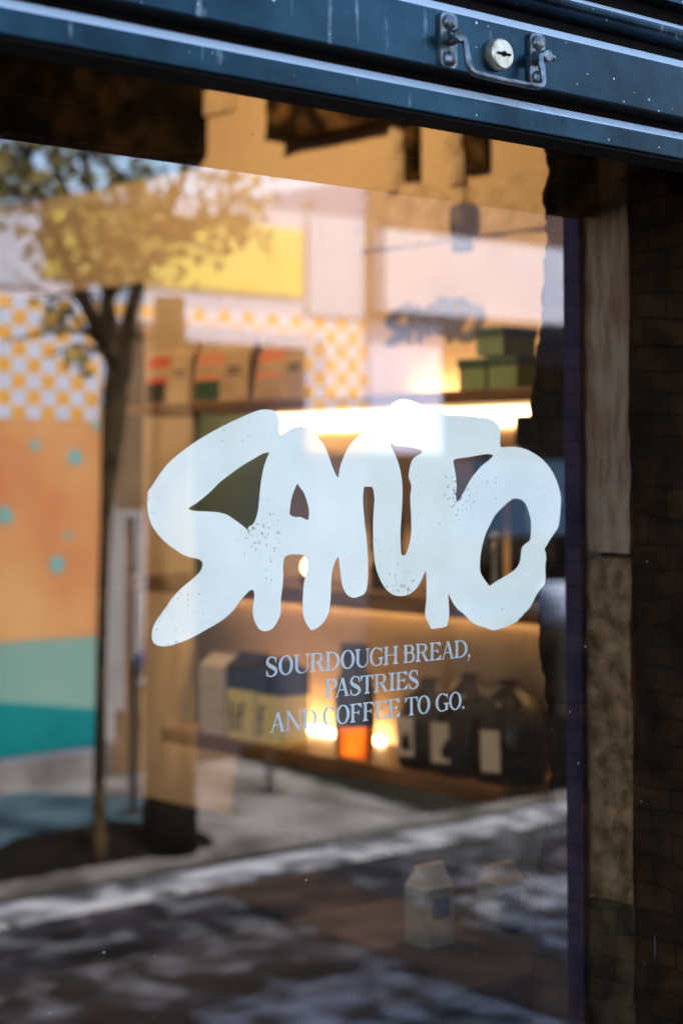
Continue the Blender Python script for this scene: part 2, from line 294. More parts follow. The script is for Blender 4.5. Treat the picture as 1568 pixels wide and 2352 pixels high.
LOGO = [[(1.0755,1.5544),(1.07,1.5565),(1.0656,1.5573),(1.059,1.5573),(1.053,1.5565),(1.0459,1.5543),(1.0373,1.5513),(1.0277,1.5477),(1.0181,1.544),(1.0097,1.5405),(1.0013,1.537),(0.9909,1.5319),(0.9807,1.5268),(0.9705,1.521),(0.9604,1.5148),(0.9523,1.509),(0.9454,1.5029),(0.9395,1.4964),(0.9346,1.49),(0.9302,1.4844),(0.9272,1.4816),(0.927,1.4771),(0.9264,1.4707),(0.927,1.4651),(0.9284,1.4595),(0.9304,1.4538),(0.9333,1.4489),(0.9373,1.4441),(0.9438,1.438),(0.9508,1.433),(0.9589,1.4283),(0.9659,1.4243),(0.9731,1.4219),(0.9812,1.4204),(0.9858,1.4189),(0.9884,1.4159),(0.9879,1.4123),(0.9854,1.4082),(0.9803,1.4043),(0.9732,1.3997),(0.9661,1.3956),(0.9601,1.3909),(0.9531,1.3848),(0.9482,1.3786),(0.9422,1.3724),(0.9364,1.3659),(0.9333,1.3605),(0.932,1.355),(0.9327,1.3502),(0.9347,1.3468),(0.9385,1.345),(0.9434,1.3437),(0.9514,1.3437),(0.9594,1.3451),(0.9664,1.3466),(0.9755,1.3491),(0.9857,1.353),(0.9939,1.3562),(1.0022,1.3594),(1.0105,1.3631),(1.0178,1.3672),(1.0241,1.3719),(1.0294,1.3774),(1.0347,1.3826),(1.04,1.387),(1.0432,1.3892),(1.047,1.3893),(1.0484,1.3857),(1.048,1.3799),(1.0465,1.3733),(1.0463,1.3674),(1.0476,1.3623),(1.0504,1.3571),(1.0536,1.3527),(1.0596,1.3499),(1.0661,1.3505),(1.0711,1.3527),(1.076,1.3582),(1.0802,1.3652),(1.08,1.3724),(1.08,1.3792),(1.082,1.3893),(1.0831,1.3995),(1.0825,1.4098),(1.0836,1.4165),(1.085,1.4186),(1.0878,1.42),(1.0934,1.4208),(1.1013,1.4205),(1.108,1.4199),(1.1114,1.4174),(1.1133,1.413),(1.1134,1.4069),(1.1115,1.401),(1.1086,1.3933),(1.1077,1.3848),(1.107,1.3762),(1.107,1.3685),(1.1079,1.3616),(1.111,1.3554),(1.1132,1.3523),(1.1172,1.348),(1.1204,1.3478),(1.1263,1.3498),(1.1321,1.3534),(1.1373,1.3592),(1.1402,1.3642),(1.1413,1.3702),(1.1422,1.3763),(1.1427,1.385),(1.1429,1.3937),(1.1436,1.4006),(1.1459,1.4084),(1.1494,1.4144),(1.1524,1.4174),(1.1535,1.4108),(1.1547,1.402),(1.1562,1.3931),(1.1576,1.3878),(1.1606,1.3824),(1.1647,1.3783),(1.1718,1.3758),(1.1778,1.3766),(1.1847,1.3783),(1.1879,1.3812),(1.19,1.3865),(1.1907,1.3935),(1.1911,1.4042),(1.1905,1.4166),(1.1898,1.4264),(1.1886,1.4362),(1.1868,1.446),(1.1856,1.4558),(1.1843,1.4658),(1.1842,1.4747),(1.1853,1.4836),(1.1868,1.4842),(1.1953,1.4842),(1.1975,1.4826),(1.1989,1.4781),(1.1998,1.4719),(1.1989,1.4638),(1.1982,1.4556),(1.1978,1.4503),(1.1978,1.4378),(1.198,1.4262),(1.1988,1.4172),(1.2004,1.4083),(1.2031,1.3993),(1.2079,1.391),(1.2128,1.3846),(1.2177,1.3803),(1.2251,1.3764),(1.2319,1.3749),(1.24,1.3748),(1.2488,1.3767),(1.2563,1.3809),(1.2627,1.3879),(1.2665,1.3942),(1.2701,1.4),(1.2707,1.3903),(1.2709,1.3766),(1.2705,1.3675),(1.2687,1.3585),(1.2687,1.353),(1.2712,1.3492),(1.2738,1.345),(1.277,1.3393),(1.2853,1.3399),(1.2957,1.3403),(1.3002,1.3417),(1.3012,1.3467),(1.3028,1.3512),(1.3029,1.3586),(1.302,1.3669),(1.3016,1.3753),(1.3049,1.3696),(1.3101,1.3624),(1.3167,1.3565),(1.322,1.3539),(1.3286,1.3489),(1.3339,1.3444),(1.3406,1.3408),(1.3486,1.3382),(1.3527,1.3377),(1.3608,1.3347),(1.369,1.3327),(1.3772,1.3338),(1.3869,1.3355),(1.3953,1.3377),(1.4051,1.3405),(1.4079,1.3437),(1.4122,1.3452),(1.4143,1.3481),(1.4193,1.3503),(1.425,1.3548),(1.4293,1.3599),(1.4337,1.3659),(1.4395,1.372),(1.446,1.3761),(1.4482,1.3794),(1.4494,1.3861),(1.4486,1.3949),(1.4491,1.3998),(1.4504,1.4046),(1.4499,1.4105),(1.4473,1.4162),(1.45,1.4178),(1.4558,1.425),(1.4632,1.4316),(1.4702,1.4383),(1.4719,1.4452),(1.473,1.4511),(1.4734,1.4542),(1.4744,1.4631),(1.4748,1.471),(1.4728,1.4779),(1.4696,1.4858),(1.4653,1.4932),(1.4595,1.5006),(1.4508,1.5084),(1.4407,1.5147),(1.4306,1.5191),(1.4206,1.5224),(1.4107,1.5246),(1.4008,1.5253),(1.3896,1.5251),(1.3792,1.5245),(1.3792,1.5321),(1.3803,1.5389),(1.3793,1.5456),(1.3759,1.5498),(1.3704,1.5526),(1.3635,1.5548),(1.3553,1.5558),(1.3431,1.5563),(1.3297,1.557),(1.3163,1.557),(1.3044,1.5567),(1.2966,1.5577),(1.2875,1.5613),(1.2797,1.5634),(1.272,1.5642),(1.2633,1.5676),(1.2556,1.5697),(1.248,1.5714),(1.2392,1.572),(1.2317,1.5712),(1.2255,1.5681),(1.2205,1.5648),(1.2156,1.5601),(1.2112,1.5528),(1.2082,1.5455),(1.2063,1.5401),(1.2057,1.5356),(1.1996,1.5371),(1.1935,1.5377),(1.1863,1.5373),(1.1791,1.5348),(1.1731,1.5307),(1.1671,1.5253),(1.1624,1.5191),(1.1588,1.5129),(1.1553,1.5058),(1.1535,1.4996),(1.1518,1.4922),(1.1483,1.4966),(1.1447,1.5032),(1.1412,1.511),(1.1378,1.518),(1.1343,1.5241),(1.1317,1.5276),(1.1273,1.5302),(1.1262,1.5337),(1.1204,1.5375),(1.1147,1.5405),(1.1079,1.5423),(1.1011,1.5422),(1.0943,1.5406),(1.0887,1.5383),(1.0842,1.5353),(1.0822,1.534),(1.078,1.5335),(1.0777,1.5502)],[(0.9713,1.4653),(0.9769,1.4636),(0.9851,1.463),(0.9954,1.4626),(1.0059,1.4619),(1.0153,1.4598),(1.0227,1.4558),(1.0312,1.451),(1.0377,1.4467),(1.0402,1.4441),(1.0411,1.4479),(1.0468,1.45),(1.0495,1.454),(1.0525,1.4624),(1.0538,1.4726),(1.0548,1.4827),(1.0568,1.4937),(1.0591,1.503),(1.0624,1.5107),(1.0668,1.5175),(1.058,1.516),(1.0537,1.5142),(1.0472,1.5111),(1.0396,1.5077),(1.0321,1.5039),(1.0236,1.4992),(1.0152,1.4942),(1.0078,1.4897),(1.0016,1.4847),(0.9954,1.4798),(0.9892,1.4757),(0.981,1.4705),(0.9748,1.4677)],[(1.1006,1.4882),(1.1021,1.485),(1.1068,1.4811),(1.1097,1.4763),(1.1125,1.4702),(1.1146,1.4641),(1.115,1.458),(1.1139,1.4524),(1.1103,1.4536),(1.1035,1.4561),(1.0984,1.4556),(1.0939,1.4567),(1.0903,1.4583),(1.0913,1.4661),(1.0927,1.473),(1.095,1.479),(1.0978,1.4841)],[(1.2204,1.5265),(1.2242,1.5268),(1.2273,1.5243),(1.2416,1.5239),(1.2542,1.5227),(1.2625,1.5215),(1.2657,1.5191),(1.2631,1.5171),(1.2555,1.5141),(1.251,1.5106),(1.2485,1.5051),(1.2468,1.4987),(1.2459,1.4932),(1.2484,1.4887),(1.2503,1.4837),(1.2484,1.475),(1.2484,1.4677),(1.2492,1.4586),(1.2498,1.4477),(1.2499,1.4393),(1.2483,1.4303),(1.2458,1.4231),(1.2426,1.4164),(1.2407,1.4149),(1.2357,1.4155),(1.2351,1.4234),(1.2345,1.4369),(1.2356,1.4496),(1.2364,1.457),(1.2374,1.4706),(1.2378,1.4824),(1.2365,1.4924),(1.2341,1.5024),(1.2303,1.5114),(1.2254,1.5195)],[(1.3089,1.5111),(1.3188,1.5127),(1.3308,1.5139),(1.3442,1.5155),(1.3578,1.5173),(1.3633,1.5172),(1.3695,1.5163),(1.3667,1.5134),(1.3619,1.5105),(1.351,1.5048),(1.3441,1.4991),(1.336,1.4921),(1.3306,1.4855),(1.3253,1.4781),(1.3199,1.472),(1.3166,1.4674),(1.313,1.4698),(1.3133,1.4772),(1.3143,1.4847),(1.3134,1.4931),(1.3114,1.5015)],[(1.4004,1.4705),(1.4103,1.4697),(1.4166,1.4662),(1.4209,1.4613),(1.4244,1.4531),(1.4272,1.4453),(1.4263,1.4315),(1.4253,1.4253),(1.4163,1.4213),(1.412,1.4179),(1.4105,1.4107),(1.4098,1.405),(1.4062,1.3984),(1.3985,1.3934),(1.3859,1.3886),(1.3693,1.3826),(1.3627,1.3789),(1.357,1.3841),(1.3503,1.3914),(1.348,1.3967),(1.3484,1.4079),(1.3504,1.4182),(1.3539,1.4276),(1.3573,1.435),(1.3628,1.4425),(1.3697,1.452),(1.3781,1.4586),(1.3892,1.4656),(1.3962,1.4693)]]
LINES = [('SOURDOUGHBREAD,',1.3079,1.3258,[(1.0625,1.0759),(1.0776,1.0954),(1.0962,1.1153),(1.1165,1.135),(1.1357,1.1538),(1.1553,1.1733),(1.174,1.1926),(1.193,1.2112),(1.2119,1.2311),(1.2385,1.2543),(1.2555,1.2739),(1.2751,1.2913),(1.2915,1.3103),(1.3105,1.3291),(1.3297,1.3337)]),('PASTRIES',1.2819,1.2997,[(1.1354,1.1507),(1.1484,1.1665),(1.1674,1.1811),(1.1813,1.198),(1.1991,1.2174),(1.2185,1.2271),(1.2284,1.2445),(1.2456,1.2594)]),('ANDCOFFEETOGO.',1.2555,1.2735,[(1.0675,1.086),(1.0868,1.1064),(1.1069,1.1248),(1.1325,1.1483),(1.1491,1.1667),(1.1676,1.1832),(1.1841,1.1996),(1.2007,1.2169),(1.2179,1.2338),(1.2407,1.2581),(1.2578,1.2755),(1.2832,1.3022),(1.3024,1.3203),(1.3209,1.3248)])]
# ------------------------------------------------------------------ palette
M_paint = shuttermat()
M_zinc = mat("worn_plated_steel", (.02, .03, .038), .25, .85, (.24, .27, .28), 60, contrast=(.3, .75), bump=.15)
M_brass = mat("nickel_lock_face", (.52, .46, .36), .30, .8, (.30, .26, .19), 90)
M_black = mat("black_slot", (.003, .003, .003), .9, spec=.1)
M_darkstone = brickmat("dark_brown_masonry", (.040, .020, .008), (.022, .012, .006), (.013, .007, .004), 8.5, bump=1.0)
M_roughstone = mat("dark_rubble_stone", (.012, .007, .003), .95, 0, (.20, .11, .040), 14, 9, (.45, .74), bump=.9)
M_blackstone = mat('black_brown_rubble_stone', (.004, .0025, .0015), .95, 0, (.05, .026, .010), 11, 9, (.48, .78), bump=.9)
M_lime1 = mat("sunlit_pinkish_limestone", (.66, .33, .17), .85, 0, (.98, .66, .40), 14, 8, (.36, .62), bump=.3, stretch=(1, 6, 1.2))
M_lime2 = mat("sunlit_weathered_limestone", (.20, .10, .03), .9, 0, (.98, .56, .25), 40, 10, (.30, .68), bump=.5)
M_lime3 = mat("mossy_brown_limestone", (.03, .022, .010), .9, 0, (.28, .20, .10), 24, 9, (.40, .72), bump=.6)
M_guide = mat("dark_violet_guide_metal", (.055, .038, .085), .75, .0, (.11, .08, .14), 18)
M_plaster = mat("cream_plaster", (.64, .46, .28), .85, 0, (.72, .54, .35), 3, 4, bump=.15, bscale=30)
M_plaster2 = mat("cream_plaster_torn_edge", (.55, .40, .24), .9, 0, (.70, .54, .36), 20, 6, bump=.5)
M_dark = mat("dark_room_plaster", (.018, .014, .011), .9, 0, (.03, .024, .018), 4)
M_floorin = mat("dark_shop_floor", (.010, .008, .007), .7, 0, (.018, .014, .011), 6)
M_shelf = mat("stained_oak_shelf", (.10, .048, .018), .5, 0, (.22, .115, .045), 5, 8, (.35, .65), stretch=(9, 1.2, 9))
M_led = mat("warm_led_strip", (1, .8, .5), .5, emit=(1, .62, .27), estr=2.8)
M_led2 = mat('bright_warm_led_strip', (1, .8, .5), .5, emit=(1, .66, .32), estr=5)
M_kraft = mat("kraft_paper", (.42, .29, .17), .8, 0, (.52, .37, .23), 14, bump=.3)
M_red = mat("red_print", (.62, .07, .035), .6, 0, (.70, .16, .08), 12)
M_coral = mat("coral_print", (.72, .22, .12), .6, 0, (.66, .30, .18), 12)
M_green = mat("dark_green_print", (.02, .07, .035), .6, 0, (.05, .10, .05), 20)
M_blackp = mat("black_print", (.012, .012, .015), .6)
M_greenbox = mat("green_card_box", (.20, .28, .13), .65, 0, (.26, .34, .17), 12)
M_greenlid = mat("dark_green_lid", (.06, .11, .05), .6)
M_bottle = mat("black_glass_bottle", (.010, .009, .008), .12, 0, coat=.6)
M_amber = mat("amber_glass", (1, .36, .06), .12, trans=.95)
M_label = mat("cream_paper_label", (.60, .55, .46), .8, 0, (.52, .47, .38), 9)
M_dimcard = mat('grey_cream_card', (.15, .125, .085), .8, 0, (.20, .165, .11), 9)
M_yellowbox = mat("yellow_carton", (.74, .64, .20), .6, 0, (.80, .70, .28), 6)
M_navy = mat("navy_print", (.012, .022, .045), .6)
M_beans = mat("dark_bean_bag_film", (.003, .002, .002), .3, 0, (.010, .007, .006), 60, bump=.6, coat=.15)
M_white = mat("white_paint", (.44, .49, .60), .7, 0, (.40, .45, .55), 3)
M_wallpale = mat("pale_lilac_render", (.42, .46, .56), .85, 0, (.47, .50, .60), 1.5, bump=.1)
M_lav = mat("lavender_render", (.58, .57, .74), .85, 0, (.64, .62, .76), 1)
M_yel = mat("yellow_mural_paint", (.66, .55, .07), .7, 0, (.64, .56, .16), 2)
M_check = checkmat("orange_white_check_mural", (.84, .40, .05), (.60, .64, .76), .0835, .0775, -.3, 0.55)
M_orange = mat("orange_mural_paint", (.68, .22, .085), .75, 0, (.80, .42, .16), 1.6, 3, (.3, .7))
M_mint = mat("mint_mural_paint", (.22, .40, .33), .75, 0, (.27, .44, .36), 2)
M_teal = mat("teal_mural_paint", (.0, .21, .22), .75, 0, (.01, .27, .26), 3)
M_dot = mat("teal_dot_paint", (.22, .46, .42), .75)
M_awn = mat("pale_pink_shutter_box", (.48, .48, .56), .7, 0, (.54, .53, .58), 2)
M_panel = mat("periwinkle_door_paint", (.50, .52, .70), .6, 0, (.56, .58, .74), 2)
M_dkblue = mat("dark_blue_joinery", (.008, .04, .085), .4)
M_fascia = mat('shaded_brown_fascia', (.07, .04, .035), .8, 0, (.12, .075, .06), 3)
M_added_deck = mat('added_deck_black', (.003, .0025, .002), .95, 0, (.009, .007, .006), 5, spec=0)
M_dullpale = mat('dull_beige_paint', (.34, .30, .28), .8, 0, (.42, .38, .36), 5)
M_dkdado = mat('slate_dado_paint', (.05, .055, .075), .7, 0, (.085, .085, .10), 3)
M_brownwood = mat("brown_joinery", (.17, .09, .035), .6, 0, (.24, .14, .06), 8)
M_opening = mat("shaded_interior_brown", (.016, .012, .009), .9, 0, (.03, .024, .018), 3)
M_bark = mat("plane_tree_bark", (.04, .022, .010), .9, 0, (.26, .15, .065), 6, 8, (.36,.62), bump=.8, stretch=(2, 2, .5))
M_treebark = mat('dark_bark', (.02, .013, .007), .9, 0, (.11, .07, .032), 9, 8, (.38, .66), bump=.8)
M_leaf = mat("olive_leaf", (.16, .13, .022), .6, 0, (.34, .25, .045), 2.2, 3, (.35, .65))
M_leafd = mat("dark_olive_leaf", (.05, .05, .012), .6, 0, (.12, .10, .02), 3)
M_road = mat("patched_sun_dappled_asphalt", (.006, .005, .006), .9, 0, (.040, .036, .040), 3.6, 9, (.42, .68), bump=.5, bscale=30, spots=(6.0, .50, (.14, .14, .15), .22))  # soft pale spots are dappled sunlight painted on the asphalt
M_cobble = mat("worn_grey_cobbles", (.02, .022, .026), .8, 0, (.36, .38, .42), 6.0, 9, (.40, .72), bump=.9, bscale=14)
M_band = mat("brown_paving_band", (.022, .015, .012), .8, 0, (.075, .045, .032), 5)
M_kerb = mat("pale_granite_kerb", (.06, .06, .065), .8, 0, (.50, .49, .50), 5.5, 8, (.38, .62), bump=.3)
M_gutter = mat("dark_gutter", (.006, .006, .007), .7, 0, (.035, .028, .025), 5)  # near-black tone all along the gutter
M_side = mat("grey_pavement", (.10, .085, .075), .85, 0, (.30, .27, .25), 3.2, 8, (.38, .62), bump=.2)
M_tealg = mat("blue_ground_shadow", (.035, .075, .095), .8, 0, (.08, .13, .155), 5)
M_soil = mat("dark_soil", (.003, .002, .0015), .95, 0, (.012, .008, .006), 9, bump=.9)
M_steel = mat("dark_brown_steel", (.035, .022, .018), .5, .2)
M_blue = mat("blue_canvas", (.03, .06, .20), .8, 0, (.06, .11, .28), 14, bump=.3)
M_glass = glassmat(); M_clear = clearmat(); M_vinyl = decalmat()
M_letter = mat("pale_grey_vinyl", (.46, .52, .50), .6)
M_ghost = mat("dark_blue_wall_lettering", (.16, .16, .22), .7)
M_outwall = mat("outer_stone_wall", (.16, .12, .085), .9, 0, (.28, .22, .16), 5, 8, bump=.5)

# ------------------------------------------------------------------ the ground
def slab(name, x0, x1, y0, y1, z0, z1, m):
    b = nb(); box(b, x0, x1, y0, y1, z0, z1); return obj(name, b, m, kind='structure')
slab('ground', -150, 160, -150, 100, -1.2, -.25, M_side)
slab('road', -8, 30, -3.9, -.185, -.25, 0, M_road)
# cobbled strip, then a band of brown paving running out from the shop
b = nb(); prism(b, [(3.95, -3.88), (4.45, -3.88), (4.05, -1.6), (3.70, -1.6)], 'z', -.01, .004); obj('paving_band', b, M_band, kind='structure')
b = nb(); prism(b, [(4.46, -3.2), (8, -3.2), (8, -.3), (2.2, -.3), (3.0, -2.75), (3.72, -2.75), (3.72, -1.58), (4.07, -1.58)], 'z', -.01, .008); obj('cobbled_path', b, M_cobble, kind='structure')
b = nb()
x = -8.0
random.seed(4)
while x < 30:
    l = random.uniform(.7, 1.0); box(b, x, x+l-.012, -4.14, -3.9, -.25, .012+random.uniform(0, .008), .012); x += l
obj('kerb', b, M_kerb, kind='structure')
slab('gutter', -8, 30, -4.42, -4.14, -.25, -.045, M_gutter)
slab('pavement', -8, 30, -6.24, -4.42, -.25, -.02, M_side)
b = nb(); prism(b, [(2.5, -4.75), (4.2, -4.95), (4.95, -5.40), (4.55, -6.1), (2.5, -6.1)], 'z', -.03, -.012); obj('painted_shadow', b, M_tealg, kind='structure')  # shadow on the far pavement, laid on as a bluish patch

# ------------------------------------------------------------------ the bakery building
shop = thing('bakery_building', (1.7, 0, 0), "dark rubble-stone shopfront with lit shelves behind its window", "building")
b = nb()
box(b, -6, -.6, -.185, .24, 0, 3.4); box(b, 1.742, 9, -.16, .20, 0, 3.4)
box(b, -.6, 1.742, -.185, .24, 0, .62); box(b, -.6, 1.742, -.12, .24, 2.30, 3.4)

obj('outer_wall', b, M_outwall, shop)
# stone of the window reveal: corner blocks coloured pale to stand for sunlight, then dark masonry that carries on indoors
def jf(x, y0, y1, z0, z1):
    return lambda u, v: ((x, y0+(y1-y0)*u, z0+(z1-z0)*v), (-1, 0, 0))
for z0, z1, m in ((1.400, 2.4, M_lime1), (.9815, 1.393, M_lime2), (.3, .98, M_lime3)):
    b = nb(); box(b, 1.70, 1.745, -.1697, -.100, z0, z1, .001); rough_face(b, jf(1.6980, -.1697, -.100, z0, z1), 10, 70, .003, 26)
    obj('corner_stone', b, m, shop, label={M_lime1: "smooth pinkish upper corner stone, coloured pale for sunlight", M_lime2: "weathered yellowish middle corner stone, coloured pale for sunlight", M_lime3: "dark mossy lowest corner stone"}[m])
b = nb(); box(b, 1.7425, 1.80, -.1845, -.1605, .3, 2.6); box(b, 1.71, 1.742, -.099, .20, .3, 2.4)
def around(u, v):
    z = .3+2.3*v; L1, L2 = .335, 1.15; s = u*(L1+L2)
    wob = .013*noise.fractal(Vector((0, 3, z*7.5)), .6, 2.2, 6)+.012*math.sin(z*9)
    if s < L1: return (1.700, -.095+s*(1+wob*3), z), (-1, .5*s/L1, 0)
    return (1.70+(s-L1), .24+wob, z), (0, 1, 0)
rough_face(b, around, 110, 420, .010, 9, seed=3)
obj('stone_pier', b, M_darkstone, shop)
# the room
b = nb()
box(b, 2.85, 3.05, .20, 2.74, .62, 2.95); box(b, 2.85, 3.05, 2.74, 5.2, 2.02, 2.95); obj('side_wall', b, M_plaster, shop)
b = nb(); box(b, 2.852, 3.05, .20, 2.74, 0, .618); box(b, 2.852, 3.05, 2.742, 5.2, 0, 2.018); obj('dimmed_side_wall', b, M_dark, shop)  # wall coloured dark here to stand for the dim part of the room
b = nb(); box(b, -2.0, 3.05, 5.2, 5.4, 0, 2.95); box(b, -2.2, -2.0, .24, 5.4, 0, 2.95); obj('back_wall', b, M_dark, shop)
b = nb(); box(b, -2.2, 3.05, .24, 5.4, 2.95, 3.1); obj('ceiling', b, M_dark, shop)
b = nb(); box(b, -6, 9, -.19, 5.4, 3.4, 3.55); obj('roof', b, M_outwall, shop)
b = nb(); box(b, -2.2, 3.05, .24, 5.4, -.04, .02); obj('shop_floor', b, M_floorin, shop)
def stonepatch(y0, y1, z0, z1, seed, lab, m):
    b = nb(); box(b, 2.79, 2.86, y0, y1, z0, z1, .012)
    rough_face(b, lambda u, v: ((2.786, y0+(y1-y0)*u, z0+(z1-z0)*v), (-1, 0, 0)), 50, 40, .016, 9, seed=seed)
    obj('exposed_stone', b, m, shop, label=lab)
stonepatch(2.455, 4.2, 2.33, 2.95, 5, "larger patch of dark exposed stone, deeper in the room", M_blackstone)
stonepatch(1.67, 2.125, 2.315, 2.95, 9, "smaller patch of brown exposed stone above the shelves", M_roughstone)
for y, w_, z0 in ((1.665, .022, 2.165), (1.455, .033, 2.16)):
    b = nb(); box(b, 2.835, 2.86, y-w_, y+w_, z0, 2.9, .004)
    obj('dark_slot', b, M_roughstone, shop)
    b = nb(); rough_face(b, lambda u, v: ((2.84-.02*math.sin(u*3.1), y+w_+.005+.055*u, z0-.02+(2.95-z0)*v), (-1, .4, 0)), 6, 40, .018, 14, seed=y)
    obj('torn_plaster_edge', b, M_plaster2, shop)
b = nb()
rough_face(b, lambda u, v: ((2.838, 1.0+.85*u, 2.02+(.13+.02*math.sin(u*9))*v), (-1, 0, 0)), 60, 8, .014, 8, seed=2); obj('plaster_ledge', b, M_plaster2, shop)

# socket plate on the cream wall
so_ = thing('wall_socket', (2.85, 2.40, 2.47), "cream double socket plate high on the ochre wall beside the dark stone", "socket")
b = nb(); box(b, 2.838, 2.85, 2.335, 2.465, 2.435, 2.505, .004); obj('cover_plate', b, M_plaster2, so_)
for yy in (2.37, 2.43):
    b = nb(); lathe(b, [(.017, 0), (.017, .004), (.013, .004), (.012, .001)], 0, 0, 16, M=Matrix.Translation((2.838, yy, 2.47)) @ Matrix.Rotation(R(-90), 4, 'Y')); obj('socket_outlet', b, M_plaster, so_)

# ------------------------------------------------------------------ window
win = thing('shop_window', (.55, 0, .62), "large plain shop window pane reflecting the street and showing the shelves inside", "window")
b = nb(); box(b, -.56, 1.735, -.006, -.0003, .66, 2.27)
for f in b.faces: f.material_index = 0 if f.normal.y < -.5 else 1
b.normal_update()
for f in b.faces: f.material_index = 0 if f.normal.y < -.5 else 1
obj('glass_pane', b, [M_glass, M_clear], win)
b = nb(); box(b, -.6, -.56, -.03, .03, .62, 2.3); box(b, -.56, 1.70, -.03, .03, .62, .66); box(b, -.56, 1.70, -.03, .03, 2.27, 2.3); obj('window_frame', b, M_guide, win)

def cut_mesh(bm, loops, put, thick):
    """flat shape with holes (first loop outer) -> thin solid"""
    vs, es = [], []; fl = []
    for lp in loops:
        k = len(vs); vs += [Vector((p[0]*100, p[1]*100)) for p in lp]
        es += [(k+i, k+(i+1) % len(lp)) for i in range(len(lp))]
    v, e, f, *_ = geometry.delaunay_2d_cdt(vs, es, [], 0, 1e-6)
    def inside(p, lp):
        c = False; n = len(lp)
        for i in range(n):
            x1, y1 = lp[i]; x2, y2 = lp[i-1]
            if (y1 > p[1]) != (y2 > p[1]) and p[0] < (x2-x1)*(p[1]-y1)/(y2-y1)+x1: c = not c
        return c
    keep = []
    for t in f:
        c = (sum(v[i][0] for i in t)/len(t)/100, sum(v[i][1] for i in t)/len(t)/100)
        if sum(inside(c, lp) for lp in loops) % 2: keep.append(t)
    solid(bm, [(p[0]/100, p[1]/100) for p in v], keep, put, thick)
def solid(bm, v, faces, put, thick):
    b = bmesh.new(); A = [b.verts.new(put(p[0], p[1], 0)) for p in v]; B = [b.verts.new(put(p[0], p[1], thick)) for p in v]
    cnt = {}
    for t in faces:
        b.faces.new([A[i] for i in t]); b.faces.new([B[i] for i in reversed(t)])
        for i in range(len(t)):
            e = (t[i], t[(i+1) % len(t)]); cnt[e] = cnt.get(e, 0)+1
    for (i, j) in list(cnt):
        if (j, i) not in cnt: b.faces.new((A[j], A[i], B[i], B[j]))
    for q in [x for x in b.verts if not x.link_faces]: b.verts.remove(q)
    bmesh.ops.recalc_face_normals(b, faces=b.faces)
    merge(bm, b)
def chaikin(lp):
    o = []
    for i in range(len(lp)):
        a, c = lp[i], lp[(i+1) % len(lp)]
        o += [(a[0]*.78+c[0]*.22, a[1]*.78+c[1]*.22), (a[0]*.22+c[0]*.78, a[1]*.22+c[1]*.78)]
    return o
b = nb(); cut_mesh(b, [chaikin(l) for l in LOGO], lambda x, z, t: (x, t, z), .0004)
o = obj('painted_logo', b, M_vinyl, None, "big white brush-lettered word SANTO, chipped at its edges, stuck on the window pane", "window lettering")

